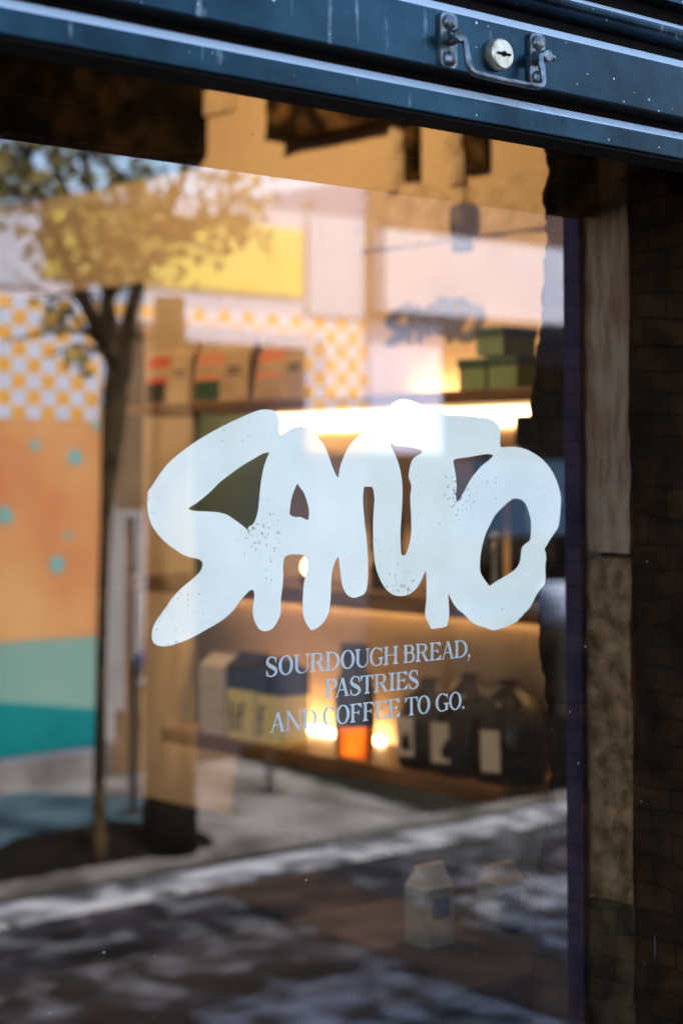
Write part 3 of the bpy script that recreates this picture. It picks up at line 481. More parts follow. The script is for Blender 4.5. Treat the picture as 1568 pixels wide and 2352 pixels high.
# serif capitals, drawn as overlapping pieces and merged
def glyph(ch, W, H):
    T, t, s = .0034, .0012, .0010
    P = []
    rect = lambda x0, z0, x1, z1: P.append([(x0, z0), (x1, z0), (x1, z1), (x0, z1)])
    def serif(xa, xb, xs, xe, z, up):      # slab between xa..xb, bracketed to the stem xs..xe
        k = 1 if up else -1
        P.append([(xa, z), (xb, z), (xb, z+k*s*.7), (xe, z+k*s*2.1), (xs, z+k*s*2.1), (xa, z+k*s*.7)][::k])
    def stem(x, th=T, lo=1, hi=1, z0=0, z1=None, ov=.0016):
        z1 = H if z1 is None else z1
        rect(x, z0, x+th, z1)
        if lo: serif(x-ov, x+th+ov, x, x+th, z0, True)
        if hi: serif(x-ov, x+th+ov, x, x+th, z1, False)
    def arc(cx, cz, A, B, a, c, a0, a1, n=26):   # ring segment, outer A,B inner a,c
        q = []
        for i in range(n+1):
            w = R(a0+(a1-a0)*i/n); q.append(((cx+A*math.cos(w), cz+B*math.sin(w)), (cx+a*math.cos(w), cz+c*math.sin(w))))
        for i in range(n): P.append([q[i][0], q[i+1][0], q[i+1][1], q[i][1]])
    def bar(x0, z0, x1, z1, w):             # slanted stroke, horizontal width w
        P.append([(x0, z0), (x0+w, z0), (x1+w, z1), (x1, z1)])
    def bowl(x0, x1, z0, z1):
        B = (z1-z0)/2; A = min(B*1.25, (x1-x0)*.8); xc = x1-A
        rect(x0, z1-t, xc, z1); rect(x0, z0, xc, z0+t); arc(xc, (z0+z1)/2, A, B, A-T, B-t, -90, 90)
    o = .0003; ov = .0016
    if ch == 'O': arc(W/2, H/2, W/2, H/2+o, W/2-T*1.05, H/2+o-t, 0, 360, 44)
    elif ch in 'CG':
        arc(W/2, H/2, W/2, H/2+o, W/2-T*1.05, H/2+o-t, 48, 312 if ch == 'C' else 300, 40)
        P.append([(W*.80, H*.97), (W*.90, H*.97), (W*.92, H*.68), (W*.87, H*.68)]); P.append([(W*.62, H*1.0), (W*.84, H*.92), (W*.88, H*.80), (W*.80, H*.84)])
        if ch == 'C': P.append([(W*.80, H*.12), (W*.84, H*.08), (W*.97, H*.24), (W*.94, H*.27)])
        else:
            rect(W*.74, 0.05*H, W*.74+T*.95, H*.44); serif(W*.60, W*1.0, W*.74, W*.74+T*.95, H*.46, False)
    elif ch == 'S':
        pts = [(.87, .70), (.85, .82), (.72, .95), (.50, 1.0), (.27, .95), (.13, .82), (.13, .69), (.27, .58), (.52, .48), (.76, .38), (.89, .26), (.86, .13), (.68, .03), (.46, -.01), (.24, .03), (.10, .17), (.07, .30)]
        wd = [.3, .35, .5, .4, .65, .95, 1.1, 1.25, 1.35, 1.3, 1.1, .9, .6, .4, .45, .4, .3]
        q = []
        pts = [(x*W, z*H) for x, z in pts]
        sm = []
        for i in range(len(pts)-1):
            p0, p1, p2, p3 = pts[max(i-1, 0)], pts[i], pts[i+1], pts[min(i+2, len(pts)-1)]
            for k in range(4):
                u = k/4; f = lambda a, b_, c, d_: .5*((2*b_)+(c-a)*u+(2*a-5*b_+4*c-d_)*u*u+(3*b_-a-3*c+d_)*u**3)
                sm.append((f(p0[0], p1[0], p2[0], p3[0]), f(p0[1], p1[1], p2[1], p3[1]), wd[i]*(1-u)+wd[i+1]*u))
        sm.append((*pts[-1], wd[-1]))
        for i, (x, z, ww) in enumerate(sm):
            a, c = sm[max(i-1, 0)], sm[min(i+1, len(sm)-1)]; dx, dz = c[0]-a[0], c[1]-a[1]; l = math.hypot(dx, dz) or 1
            h = ww*T*.42; q.append(((x-dz/l*h, z+dx/l*h), (x+dz/l*h, z-dx/l*h)))
        for i in range(len(q)-1): P.append([q[i][0], q[i+1][0], q[i+1][1], q[i][1]])
        P.append([(W*.84, H*.98), (W*.90, H*.98), (W*.92, H*.68), (W*.86, H*.68)]); P.append([(W*.02, H*.0), (W*.08, H*.0), (W*.10, H*.32), (W*.04, H*.32)])
    elif ch == 'U':
        rect(ov, .36*H, ov+T, H); serif(0, T+2*ov, ov, ov+T, H, False)
        xr = W-ov-t; rect(xr, .36*H, xr+t, H); serif(xr-ov, W, xr, xr+t, H, False)
        cx = (ov+xr+t)/2; A = (xr+t-ov)/2
        n = 24; q = []
        for i in range(n+1):
            w = R(180+180*i/n); k = i/n; xi0 = ov+T; xi1 = xr; ci = (xi0+xi1)/2; ai = (xi1-xi0)/2
            q.append(((cx+A*math.cos(w), .36*H+(.36*H+o)*math.sin(w)), (ci+ai*math.cos(w), .36*H+(.36*H+o-t)*math.sin(w))))
        for i in range(n): P.append([q[i][0], q[i+1][0], q[i+1][1], q[i][1]])
    elif ch == 'D': stem(ov); bowl(0, W, 0, H)
    elif ch == 'P': stem(ov); bowl(ov, W, H*.44, H)
    elif ch == 'B': stem(ov); bowl(0, W*.92, H*.52, H); bowl(0, W, 0, H*.52+t)
    elif ch == 'R':
        stem(ov); bowl(ov, W*.86, H*.47, H); bar(W-T*1.35-.0002, 0, W*.42, H*.49, T*1.15); rect(W-T*1.5, 0, W+.0008, s*.8)
    elif ch == 'I': stem((W-T)/2, ov=(W-T)/2)
    elif ch == 'H':
        stem(ov); stem(W-ov-T); rect(ov, H*.49, W-ov, H*.49+t*.9)
    elif ch in 'EF':
        stem(ov); rect(0, H-s, W*.92, H); P.append([(W*.92, H), (W*.84, H-s*.5), (W*.60, H-s), (W*.93, H-H*.24), (W*.97, H-H*.24)][::-1])
        rect(ov, H*.49, W*.68, H*.49+s); P.append([(W*.60, H*.5), (W*.70, H*.38), (W*.74, H*.38), (W*.74, H*.63), (W*.70, H*.63)])
        if ch == 'E': rect(0, 0, W*.95, s); P.append([(W*.60, s*.5), (W*.95, 0), (W*1.0, H*.26), (W*.96, H*.26)])
    elif ch == 'T':
        stem((W-T)/2, hi=0); rect(0, H-s, W, H)
        P.append([(0, H), (0, H*.74), (W*.05, H*.74), (W*.20, H-s*.6)][::-1][::-1]); P.append([(W, H), (W*.80, H-s*.6), (W*.95, H*.74), (W, H*.74)])
    elif ch == 'A':
        bar(ov*.9, 0, W*.46, H, t); bar(W-ov-T, 0, W*.40, H*1.0, T*1.02); rect(W*.22, H*.33, W*.72, H*.33+s)
        rect(0, 0, ov*2.6, s*.8); rect(W-T-ov*1.9, 0, W, s*.8)
    elif ch == 'N':
        rect(ov*1.1, 0, ov*1.1+t, H*.97); rect(W-ov-t, 0, W-ov, H); rect(0, 0, ov*2.2+t, s*.8); rect(W-2*ov-t, H-s*.8, W, H); rect(0, H-s*.8, T, H)
        bar(W-ov-T*1.08, 0, 0.0004, H, T*1.08)
    elif ch == '.': arc(W/2, .0014, .0015, .0015, 0.0001, 0.0001, 0, 360, 14)
    elif ch == ',':
        arc(W/2, .0014, .0016, .0016, 0.0001, 0.0001, 0, 360, 14); P.append([(W/2+.0015, .0014), (W/2-.0006, -.0040), (W/2-.0016, -.0036), (W/2+.0001, .0006)])
    return P
def union(bm, polys, x0, z0, put, thick):
    vs, fs = [], []
    for p in polys:
        q = []
        for x, z in p:
            if not q or abs(x-q[-1][0])+abs(z-q[-1][1]) > 1e-6: q.append((x, z))
        if len(q) < 3: continue
        ar = sum(q[i-1][0]*q[i][1]-q[i][0]*q[i-1][1] for i in range(len(q)))
        if ar < 0: q = q[::-1]
        fs.append(list(range(len(vs), len(vs)+len(q)))); vs += [Vector((x*1000, z*1000)) for x, z in q]
    v, e, f, _a, _b, of = geometry.delaunay_2d_cdt(vs, [], fs, 0, 1e-4)
    f = [t for t, g in zip(f, of) if g]
    solid(bm, [(x0+p[0]/1000, z0+p[1]/1000) for p in v], [list(t) for t in f], put, thick)
slog = thing('window_slogan', (1.2, 0, 1.25), "small grey serif capitals on the window, SOURDOUGH BREAD, PASTRIES AND COFFEE TO GO", "window lettering")
for s_, z0, z1, xs in LINES:
    b = nb()
    for ch, (xa, xb) in zip(s_, xs): union(b, glyph(ch, xb-xa, z1-z0), xa, z0, lambda x, z, t: (x, t, z), .0003)
    obj('text_line', b, M_letter, slog, label={'S': "top line, SOURDOUGH BREAD,", 'P': "middle line, PASTRIES", 'A': "bottom line, AND COFFEE TO GO."}[s_[0]])

# ------------------------------------------------------------------ roller shutter
sh = thing('roller_shutter', (.55, -.18, 1.817), "scuffed dark blue metal roller shutter, raised, with lock and pull handle", "shutter")
XA, XB = -.58, 1.69
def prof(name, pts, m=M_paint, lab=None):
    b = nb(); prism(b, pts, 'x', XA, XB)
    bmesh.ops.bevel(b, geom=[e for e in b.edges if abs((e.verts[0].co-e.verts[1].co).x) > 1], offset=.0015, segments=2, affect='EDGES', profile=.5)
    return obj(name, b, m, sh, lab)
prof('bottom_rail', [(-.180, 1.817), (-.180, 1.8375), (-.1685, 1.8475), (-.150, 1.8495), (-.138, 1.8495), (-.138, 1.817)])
prof('dark_underside', [(-.178, 1.8135), (-.178, 1.8168), (-.139, 1.8168), (-.139, 1.8135)], M_black)  # black strip added to darken the underside of the bottom rail
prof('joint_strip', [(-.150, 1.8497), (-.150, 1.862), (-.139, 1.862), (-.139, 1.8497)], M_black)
prof('dark_rail_underside', [(-.1785, 1.8583), (-.1785, 1.8593), (-.1510, 1.8593), (-.1510, 1.8583)], M_black)  # thin black sheet added so the lock rail's underside stays dark
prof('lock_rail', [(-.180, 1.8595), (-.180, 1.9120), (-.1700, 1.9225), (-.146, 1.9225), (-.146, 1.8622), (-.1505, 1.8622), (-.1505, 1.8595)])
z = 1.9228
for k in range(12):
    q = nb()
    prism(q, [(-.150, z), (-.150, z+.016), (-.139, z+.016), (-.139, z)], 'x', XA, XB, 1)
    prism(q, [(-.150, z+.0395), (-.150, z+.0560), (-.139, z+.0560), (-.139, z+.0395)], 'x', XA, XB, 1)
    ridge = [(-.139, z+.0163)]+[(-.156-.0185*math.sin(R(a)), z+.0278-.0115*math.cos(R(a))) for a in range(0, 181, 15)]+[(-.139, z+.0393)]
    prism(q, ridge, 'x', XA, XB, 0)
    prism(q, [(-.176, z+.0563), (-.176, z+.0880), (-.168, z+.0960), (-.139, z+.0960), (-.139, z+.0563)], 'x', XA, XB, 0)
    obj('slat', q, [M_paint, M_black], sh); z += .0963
    if z > 2.7: break
b = nb(); box(b, 1.689, 1.7005, -.197, -.1698, .62, 2.6, .002)
obj('guide_rail', b, M_guide, sh)
# lock
b = nb(); lathe(b, [(.0150, 0), (.0150, .003), (.0142, .008), (.0128, .0095), (.0050, .0096)], 0, 0, 36, sm=False, M=Matrix.Translation((1.187, -.180, 1.8815)) @ Matrix.Rotation(R(90), 4, 'X'))
lk = obj('lock_cylinder', b, M_brass, sh)
b = nb(); box(b, 1.1785, 1.1955, -.1910, -.1899, 1.8803, 1.8825, .0004); lathe(b, [(.0026, 0), (.0026, .0012)], 0, 0, 14, M=Matrix.Translation((1.187, -.1897, 1.8814)) @ Matrix.Rotation(R(90), 4, 'X')); obj('keyhole', b, M_black, lk)
# handle brackets
for xc in (1.1225, 1.2395):
    b = nb()
    n = 8; pts = []
    for (cx, cz, a0) in ((xc+.004, 1.9035, 0), (xc-.004, 1.9035, 90), (xc-.004, 1.8665, 180), (xc+.004, 1.8665, 270)):
        pts += [(cx+.0065*math.cos(R(a0+90*i/n)), cz+.0065*math.sin(R(a0+90*i/n))) for i in range(n+1)]
    prism(b, pts, 'y', -.1835, -.1795)
    lathe(b, [(.0068, 0), (.0075, .004), (.0062, .010), (.0066, .014), (.0050, .0165)], 0, 0, 20, M=Matrix.Translation((xc, -.1815, 1.8865)) @ Matrix.Rotation(R(90), 4, 'X'))
    hb = obj('handle_bracket', b, M_zinc, sh)
    for zz in (1.9010, 1.8675):
        b = nb(); lathe(b, [(.0072, 0), (.0070, .0015), (.0058, .0038), (.0035, .0052), (.0012, .0058)], 0, 0, 20, M=Matrix.Translation((xc, -.1833, zz)) @ Matrix.Rotation(R(90), 4, 'X')); obj('rivet', b, M_zinc, hb)
b = nb()
tube(b, [(1.112, -.1935, 1.8865), (1.1270, -.1935, 1.8865), (1.1310, -.1945, 1.8850), (1.1310, -.1975, 1.8700), (1.1320, -.2000, 1.8570), (1.1400, -.2005, 1.8535), (1.2200, -.2005, 1.8535),
         (1.2290, -.2000, 1.8570), (1.2300, -.1975, 1.8700), (1.2300, -.1945, 1.8850), (1.2345, -.1935, 1.8865), (1.2500, -.1935, 1.8865)], .0031, 12, sub=2)
obj('pull_handle', b, M_zinc, sh)

# ------------------------------------------------------------------ shelves inside
SX, WX = 2.60, 2.85
def shelf(name, z0, z1, y0, y1, lab, leds):
    t = thing(name, (2.73, (y0+y1)/2, z0), lab, "shelf", "wooden wall shelves with light strips")
    b = nb(); box(b, SX, WX, y0, y1, z0, z1, .004); obj('board', b, M_shelf, t)
    for (xa, xb, ya, yb, za, zb) in leds:
        b = nb(); box(b, xa, xb, ya, yb, za, zb); obj('light_strip', b, M_led if zb < z1+.001 else M_led2, t)
shelf('wall_shelf', 1.638, 1.664, 1.02, 2.46, "topmost brown wooden shelf, holding kraft bags and green boxes", [(2.842, 2.8495, 1.04, 2.170, 1.597, 1.6375), (2.812, 2.822, 1.25, 1.66, 1.6645, 1.674)])
shelf('wall_shelf', 1.200, 1.238, 1.02, 2.45, "middle dark wooden shelf, behind the big white letters", [(2.836, 2.8495, 1.04, 2.40, 1.192, 1.1995)])
shelf('wall_shelf', .838, .872, 1.16, 2.30, "lowest wooden shelf, carrying cartons, a bottle and dark bags", [(2.812, 2.824, 1.74, 2.22, .8725, .886)])
b = nb(); box(b, 2.62, 2.85, 2.175, 2.197, 1.24, 1.637); tag(obj('shelf_divider', b, M_greenlid, None), "upright dark panel between the top and middle shelves", "shelf panel")

# kraft coffee bags
def kraft(y0, y1, z0, h, la, lb, lab, lean=0):
    t = thing('coffee_bag', (2.68, (y0+y1)/2, z0), lab, "coffee bag", "kraft coffee bags on the top shelf")
    b = bmesh.new(); xs = []
    rings = [(0, 1, 1), (.05, 1.0, 1), (.5, .96, .98), (.8, .7, .97), (.93, .22, .96), (1, .12, .96)]
    for k, dx, dy in rings:
        cy = (y0+y1)/2+lean*k; hw = (y1-y0)/2*dy; hd = .034*dx
        xs.append([b.verts.new((2.665+sx*hd, cy+sy*hw, z0+h*k)) for sx, sy in ((-1, -1), (-1, 0), (-1, 1), (1, 1), (1, 0), (1, -1))])
    for i in range(len(xs)-1):
        for j in range(6): b.faces.new((xs[i][j], xs[i][(j+1) % 6], xs[i+1][(j+1) % 6], xs[i+1][j]))
    b.faces.new(xs[0][::-1]); b.faces.new(xs[-1])
    obj('paper_bag', b, M_kraft, t)
    W_ = y1-y0
    # printed art on the left half, low panel below it, a line of small print on the right
    for (ya, yb, za, zb, m, nm) in ((y1-.006, y1-.50*W_, .36, .80, la, 'printed_art'), (y1-.006, y1-.47*W_, .04, .36, lb, 'lower_print'), (y0+.12*W_, y0+.38*W_, .52, .56, M_blackp, 'small_print'), (y0+.14*W_, y0+.34*W_, .44, .47, M_blackp, 'small_print')):
        b = nb()
        def q(y, k):
            dx = 1 if k < .05 else (1-.04*(k-.05)/.45 if k < .5 else .96-.26*(k-.5)/.3)
            return (2.665-.034*dx-.0016, y+lean*k, z0+h*k)
        f = [b.verts.new(q(ya, za)), b.verts.new(q(yb, za)), b.verts.new(q(yb, zb)), b.verts.new(q(ya, zb))]
        g = [b.verts.new(Vector(v.co)+Vector((.0012, 0, 0))) for v in f]
        b.faces.new(f); b.faces.new(g[::-1])
        for i in range(4): b.faces.new((f[i], g[i], g[(i+1) % 4], f[(i+1) % 4]))
        obj(nm, b, m, t)
kraft(2.232, 2.425, 1.664, .152, M_red, M_blackp, "kraft coffee bag with red over black print, leftmost of the row")
kraft(2.005, 2.215, 1.664, .150, M_coral, M_green, "kraft coffee bag with coral print and dark green corner, in the middle of the row")
kraft(1.800, 1.985, 1.664, .146, M_coral, M_kraft, "kraft coffee bag with slanting coral stripe, rightmost of the row", lean=-.02)

# green boxes
def gbox(y0, y1, z0, z1, lab, x0=2.64, x1=2.74):
    t = thing('gift_box', ((x0+x1)/2, (y0+y1)/2, z0), lab, "box", "green boxes stacked on the top shelf")
    b = nb(); box(b, x0, x1, y0, y1, z0, z1-.018, .002); obj('box_body', b, M_greenbox, t)
    b = nb(); box(b, x0-.003, x1+.003, y0-.003, y1+.003, z1-.018, z1, .002); obj('lid', b, M_greenlid, t)
gbox(1.150, 1.230, 1.664, 1.732, "lower right green card box of the small stack, nearest the stone pier")
gbox(1.238, 1.314, 1.664, 1.730, "lower left green card box of the small stack")
gbox(1.188, 1.264, 1.734, 1.792, "single green card box sitting on top of two others")

# dark blue lettering on the wall: a small version of the window word
b = nb()
kx, kz = .325/.546, .150/.33
cut_mesh(b, LOGO, lambda x, z, t: (2.8485-t, 1.763-(x-.927)*kx, 1.838+(z-1.45)*kz), .003)
obj('wall_lettering', b, M_ghost, None, "small dark blue SANTO lettering on the cream wall above the green boxes", "wall lettering")

# bottles on the middle shelf
def bottle(x, y, z0, h, r, m, lab, neck=.3, name='wine_bottle', labm=None, group=None):
    t = thing(name, (x, y, z0), lab, "bottle", group)
    b = nb(); lathe(b, [(r*.9, z0), (r, z0+.006), (r, z0+h*.58), (r*.86, z0+h*.66), (r*neck*1.15, z0+h*.76), (r*neck, z0+h*.80), (r*neck, z0+h*.97), (r*neck*1.1, z0+h)], x, y, 28); obj('bottle_glass', b, m, t)
    b = nb(); lathe(b, [(r*neck*1.25, z0+h*.84), (r*neck*1.25, z0+h*1.005), (r*neck*.9, z0+h*1.012)], x, y, 20); obj('cap', b, M_blackp, t)
    if labm:
        b = nb(); lathe(b, [(r*1.02, z0+h*.27), (r*1.02, z0+h*.59), (r*.90, z0+h*.66), (r*neck*1.2, z0+h*.76), (r*neck*1.07, z0+h*.80), (r*neck*1.07, z0+h*.9)], x, y, 28); obj('dark_shoulder', b, M_blackp, t)
        b = nb(); n_ = 12; lo, hi = [], []
        for i in range(n_+1):
            a = R(95+80*i/n_); lo.append(b.verts.new((x+r*1.05*math.cos(a), y+r*1.05*math.sin(a), z0+h*.06))); hi.append(b.verts.new((x+r*1.05*math.cos(a), y+r*1.05*math.sin(a), z0+h*.52)))
        for i in range(n_): b.faces.new((lo[i], lo[i+1], hi[i+1], hi[i]))
        bmesh.ops.solidify(b, geom=b.faces[:], thickness=.0006); obj('label', b, labm, t)
bottle(2.70, 1.170, 1.238, .370, .042, M_bottle, "tall black bottle with fat neck standing nearest the stone pier", neck=.60, group="bottles on the middle shelf")
bottle(2.70, 1.300, 1.238, .300, .040, M_bottle, "shorter black bottle behind the last white letters", neck=.5, group="bottles on the middle shelf")
bottle(2.72, 1.62, 1.238, .26, .038, M_bottle, "dark squat bottle, left of the other two on the middle shelf", neck=.4, group="bottles on the middle shelf")
t = thing('pepper_mill', (2.66, 1.235, 1.238), "slim brass-coloured mill between the black bottles", "pepper mill")
b = nb(); lathe(b, [(.012, 1.238), (.014, 1.25), (.008, 1.27), (.007, 1.33), (.010, 1.345), (.006, 1.355)], 2.66, 1.232, 20); obj('mill_body', b, M_brass, t)
b = nb(); lathe(b, [(.006, 1.355), (.010, 1.364), (.006, 1.374)], 2.66, 1.232, 16); obj('mill_knob', b, M_brass, t)
t = thing('tea_light', (2.70, 1.875, 1.238), "small glowing lamp in a cup on the middle shelf, left end", "lamp")
b = nb(); lathe(b, [(.020, 1.2385), (.026, 1.250), (.028, 1.262)], 2.68, 1.835, 20); obj('cup', b, M_shelf, t)
M_bulb = mat("warm_bulb", (1, .8, .5), .5, emit=(1, .62, .30), estr=1.6)
b = nb(); lathe(b, [(.010, 1.262), (.020, 1.272), (.018, 1.290), (.006, 1.302)], 2.68, 1.835, 20); obj('flame_globe', b, M_bulb, t)

# lowest shelf: cartons, amber bottle, dark bags
def letters(txt, size, put, m, parent, name='printed_word'):
    cu = bpy.data.curves.new(name, 'FONT'); cu.body = txt; cu.size = size; cu.extrude = .0008
    ob = bpy.data.objects.new(name, cu); COL.objects.link(ob); bpy.context.view_layer.update()
    me = bpy.data.meshes.new_from_object(ob.evaluated_get(bpy.context.evaluated_depsgraph_get())); bpy.data.objects.remove(ob)
    for v in me.vertices: v.co = put(v.co)
    me.name = name; me.materials.clear(); me.materials.append(m)
    q = bpy.data.objects.new(name, me); COL.objects.link(q)
    if parent: q.parent = parent; q.matrix_parent_inverse = par_inv(parent)
    return q
def carton(y0, y1, z0, h, body, top, word, lab, x0=2.62, x1=2.70, cap=True, group="cartons on the lowest shelf"):
    t = thing('drink_carton', ((x0+x1)/2, (y0+y1)/2, z0), lab, "carton", group)
    b = nb(); box(b, x0, x1, y0, y1, z0, z0+h*.58, .002); obj('carton_body', b, body, t)
    b = nb(); box(b, x0-.001, x1+.001, y0-.001, y1+.001, z0+h*.58, z0+h*.86, .002); xm = (x0+x1)/2
    prism(b, [(x0, z0+h*.86), (xm-.004, z0+h*.97), (xm-.004, z0+h), (xm+.004, z0+h), (xm+.004, z0+h*.97), (x1, z0+h*.86)], 'y', y0, y1); 
    obj('carton_top', b, top, t)
    if word: letters(word, .085, lambda c: Vector((x0-.0012-c.z, y1-.006-c.x*.95, z0+.020+c.y*1.15)), M_navy, t)
carton(1.965, 2.065, .872, .200, M_yellowbox, M_navy, "lif", "yellow carton with a dark top lettered lif, left of its twin")
carton(1.862, 1.955, .872, .195, M_yellowbox, M_navy, "f", "yellow carton with a dark top and a single f in view")
carton(2.080, 2.175, .872, .190, M_label, M_label, "", "plain cream carton at the left end of the lowest shelf")
bottle(2.665, 1.665, .872, .245, .044, M_amber, "amber bottle with black shoulders and cream label on the lowest shelf", neck=.58, name='syrup_bottle', labm=M_label)
def beanbag(y, z0, r, h, lab, tagy, tx=0):
    t = thing('bean_bag', (2.68, y, z0), lab, "bag of beans", "dark bags with white tags on the lowest shelf")
    b = bmesh.new(); n = 28; rings = []
    for k, rr in ((0, .84), (.04, 1.0), (.25, 1.10), (.5, 1.06), (.70, .96), (.82, .72), (.90, .42), (.95, .30), (1, .26)):
        row = []
        for i in range(n):
            a = 2*math.pi*i/n; q = r*rr*(1+.10*noise.noise(Vector((math.cos(a)*2+y*7, math.sin(a)*2, k*5)))+(.12*math.sin(a*9) if k > .7 else 0))
            row.append(b.verts.new((2.69+q*.85*math.cos(a), y+q*math.sin(a), z0+h*k)))
        rings.append(row)
    for k in range(len(rings)-1):
        for i in range(n):
            f = b.faces.new((rings[k][i], rings[k][(i+1) % n], rings[k+1][(i+1) % n], rings[k+1][i])); f.smooth = True
    b.faces.new(rings[0][::-1])
    obj('film_bag', b, M_beans, t)
    b = nb(); xx = 2.69-r*.90; prism(b, [(tagy-.026, z0+.028), (tagy+.026, z0+.025), (tagy+.028, z0+.107), (tagy-.024, z0+.110)], 'x', xx-.002, xx); obj('paper_tag', b, M_label, t)
beanbag(1.455, .872, .070, .185, "dark bean bag with a white tag, beside the glowing gap", 1.462)
beanbag(1.335, .872, .076, .205, "dark bean bag with a white tag, in the middle of the three", 1.352)
beanbag(1.225, .872, .080, .200, "dark bean bag with a white tag at the shelf end by the stone", 1.205)

# spotlight on a cord
t = thing('pendant_spot', (2.60, 1.255, 1.965), "small black cylinder lamp hanging on a thin cord before the cream wall", "pendant lamp")
b = nb(); lathe(b, [(.016, 2.045), (.030, 2.038), (.032, 2.0), (.030, 1.975), (.020, 1.970)], 2.60, 1.255, 22); lathe(b, [(.020, 1.970), (.024, 1.950), (.012, 1.945)], 2.60, 1.262, 18); obj('lamp_body', b, M_blackp, t)
b = nb(); tube(b, [(2.60, 1.255, 2.04), (2.60, 1.255, 2.95)], .0018, 6); obj('cord', b, M_shelf, t)

# two small cartons low behind the glass, on a dark counter
t = thing('window_counter', (1.9, .6, 0), "dark low counter just inside the window", "counter")
b = nb(); box(b, 1.2, 2.3, .40, .85, .785, .808, .004); obj('counter_top', b, M_dark, t)
b = nb(); box(b, 1.25, 2.25, .44, .82, .02, .784); obj('counter_base', b, M_dark, t)
for xa, xb, h, lab in ((1.835, 1.888, .115, "taller cream carton low behind the window"), (1.985, 2.040, .095, "shorter grey and cream carton low behind the window, nearer the stone")):
    t = thing('milk_carton', ((xa+xb)/2, .6, .808), lab, "carton", "small cartons on the window counter")
    b = nb(); box(b, xa, xb, .58, .63, .808, .808+h*.72, .002); obj('carton_body', b, M_dimcard, t)
    b = nb(); ym = .605; prism(b, [(.58, .808+h*.725), (ym-.004, .808+h*.95), (ym-.004, .808+h), (ym+.004, .808+h), (ym+.004, .808+h*.95), (.63, .808+h*.725)], 'x', xa, xb); obj('carton_top', b, M_kraft, t)
    b = nb(); box(b, xa+.008, xb-.012, .577, .5795, .808+h*.36, .808+h*.60); obj('printed_band', b, M_navy, t)

# unseen warm ceiling lamp, added to light the wall and shelf fronts
t = thing('added_ceiling_lamp', (1.55, 1.9, 2.93), "round warm ceiling lamp, unseen, added to light the shop wall and shelves", "ceiling lamp")
b = nb(); lathe(b, [(.16, 2.95), (.16, 2.91), (.15, 2.90)], 1.55, 1.9, 32); obj('added_lamp_housing', b, M_dark, t)
al = bpy.data.lights.new('fill_light', 'AREA'); al.shape = 'DISK'; al.size = .28; al.energy = 8; al.color = (1, .66, .34)
ao = bpy.data.objects.new('fill_light', al); COL.objects.link(ao); ao.parent = t; ao.location = (0, 0, -.04); ao.rotation_euler = (0, R(-38), 0)

# ------------------------------------------------------------------ across the street (seen mirrored in the pane)
F = -6.26
mb = thing('mural_building', (5.5, F, 0), "low pale building across the street with orange, yellow and checkered mural", "building")
b = nb()
box(b, -4, 5.12, F-4, F, -.25, 2.86); box(b, 6.40, 6.86, F-4, F, -.25, 2.93); box(b, 5.12, 5.45, F-4, F, 2.26, 2.86); box(b, 5.45, 6.40, F-4, F, 2.26, 2.93); box(b, 6.86, 11.5, F-4, F, 2.405, 3.18)
box(b, 9.2, 11.5, F-4, F, -.25, .62); box(b, 9.2, 11.5, F-4, F, .62, 2.405); box(b, 5.12, 7.5, F-4, F-1.3, -.25, 2.4); box(b, 7.44, 7.52, F-4, F-.3, .62, 2.2)
obj('wall', b, M_wallpale, mb)
def panel(name, x0, x1, z0, z1, m, d_=.012, lab=None):
    b = nb(); box(b, x0, x1, F, F+d_, z0, z1); return obj(name, b, m, mb, lab)
panel('checkered_panel', 2.5, 5.055, 1.752, 2.345, M_check)
panel('checkered_panel', 5.057, 6.40, 2.262, 2.345, M_check)
panel('checkered_panel', 6.402, 6.845, 1.80, 2.345, M_check)
b = nb(); box(b, 2.5, 5.055, F, F+.012, .68, 1.749)
for x, z, r_ in ((4.90, 1.565, .042), (4.67, 1.625, .028), (4.80, 1.04, .045), (4.505, 1.285, .045), (4.86, 1.18, .02), (5.02, 1.72, .025), (4.2, 1.5, .05), (3.9, 1.0, .06), (3.5, 1.4, .05)):
    lathe(b, [(r_, 0), (r_, .003)], 0, 0, 24, 1, M=Matrix.Translation((x, F+.011, z)) @ Matrix.Rotation(R(-90), 4, 'X'))
obj('orange_panel', b, [M_orange, M_dot], mb)
b = nb(); prism(b, [(2.5, .20), (5.04, .20), (5.04, .678), (2.5, .678)], 'y', F, F+.010); obj('mint_panel', b, M_mint, mb)
b = nb(); prism(b, [(2.5, .11), (5.04, .14), (5.04, .315), (4.0, .47), (2.5, .60)], 'y', F+.0105, F+.016); obj('teal_wedge', b, M_teal, mb)
panel('yellow_panel', 4.725, 6.37, 2.455, 2.83, M_yel, .02)
panel('pale_panel', 3.2, 4.70, 2.40, 2.83, M_white, .02)
panel('white_post', 6.40, 6.82, 2.36, 2.925, M_white, .03)
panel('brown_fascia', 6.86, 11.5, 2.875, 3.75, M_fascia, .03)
panel('roof_coping', -4, 5.45, 2.862, 2.90, M_white, .05)
panel('roller_box', 6.86, 9.6, 2.405, 2.87, M_awn, .16)
panel('box_edge', 6.835, 6.858, 2.38, 2.95, M_brownwood, .05)
panel('lavender_door', 6.862, 7.44, 1.60, 2.36, M_panel, .02)
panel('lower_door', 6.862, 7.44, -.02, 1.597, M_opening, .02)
panel('orange_pillar_paint', 6.402, 6.845, 1.60, 1.797, M_orange, .012)
panel('dark_dado', 6.402, 6.855, -.02, 1.597, M_dkdado, .015)
panel('corner_trim', 5.058, 5.12, .15, 1.93, M_dullpale, .05)
b = nb(); box(b, 2.4, 5.12, F, F+.03, -.2, .108); obj('plinth', b, M_side, mb)
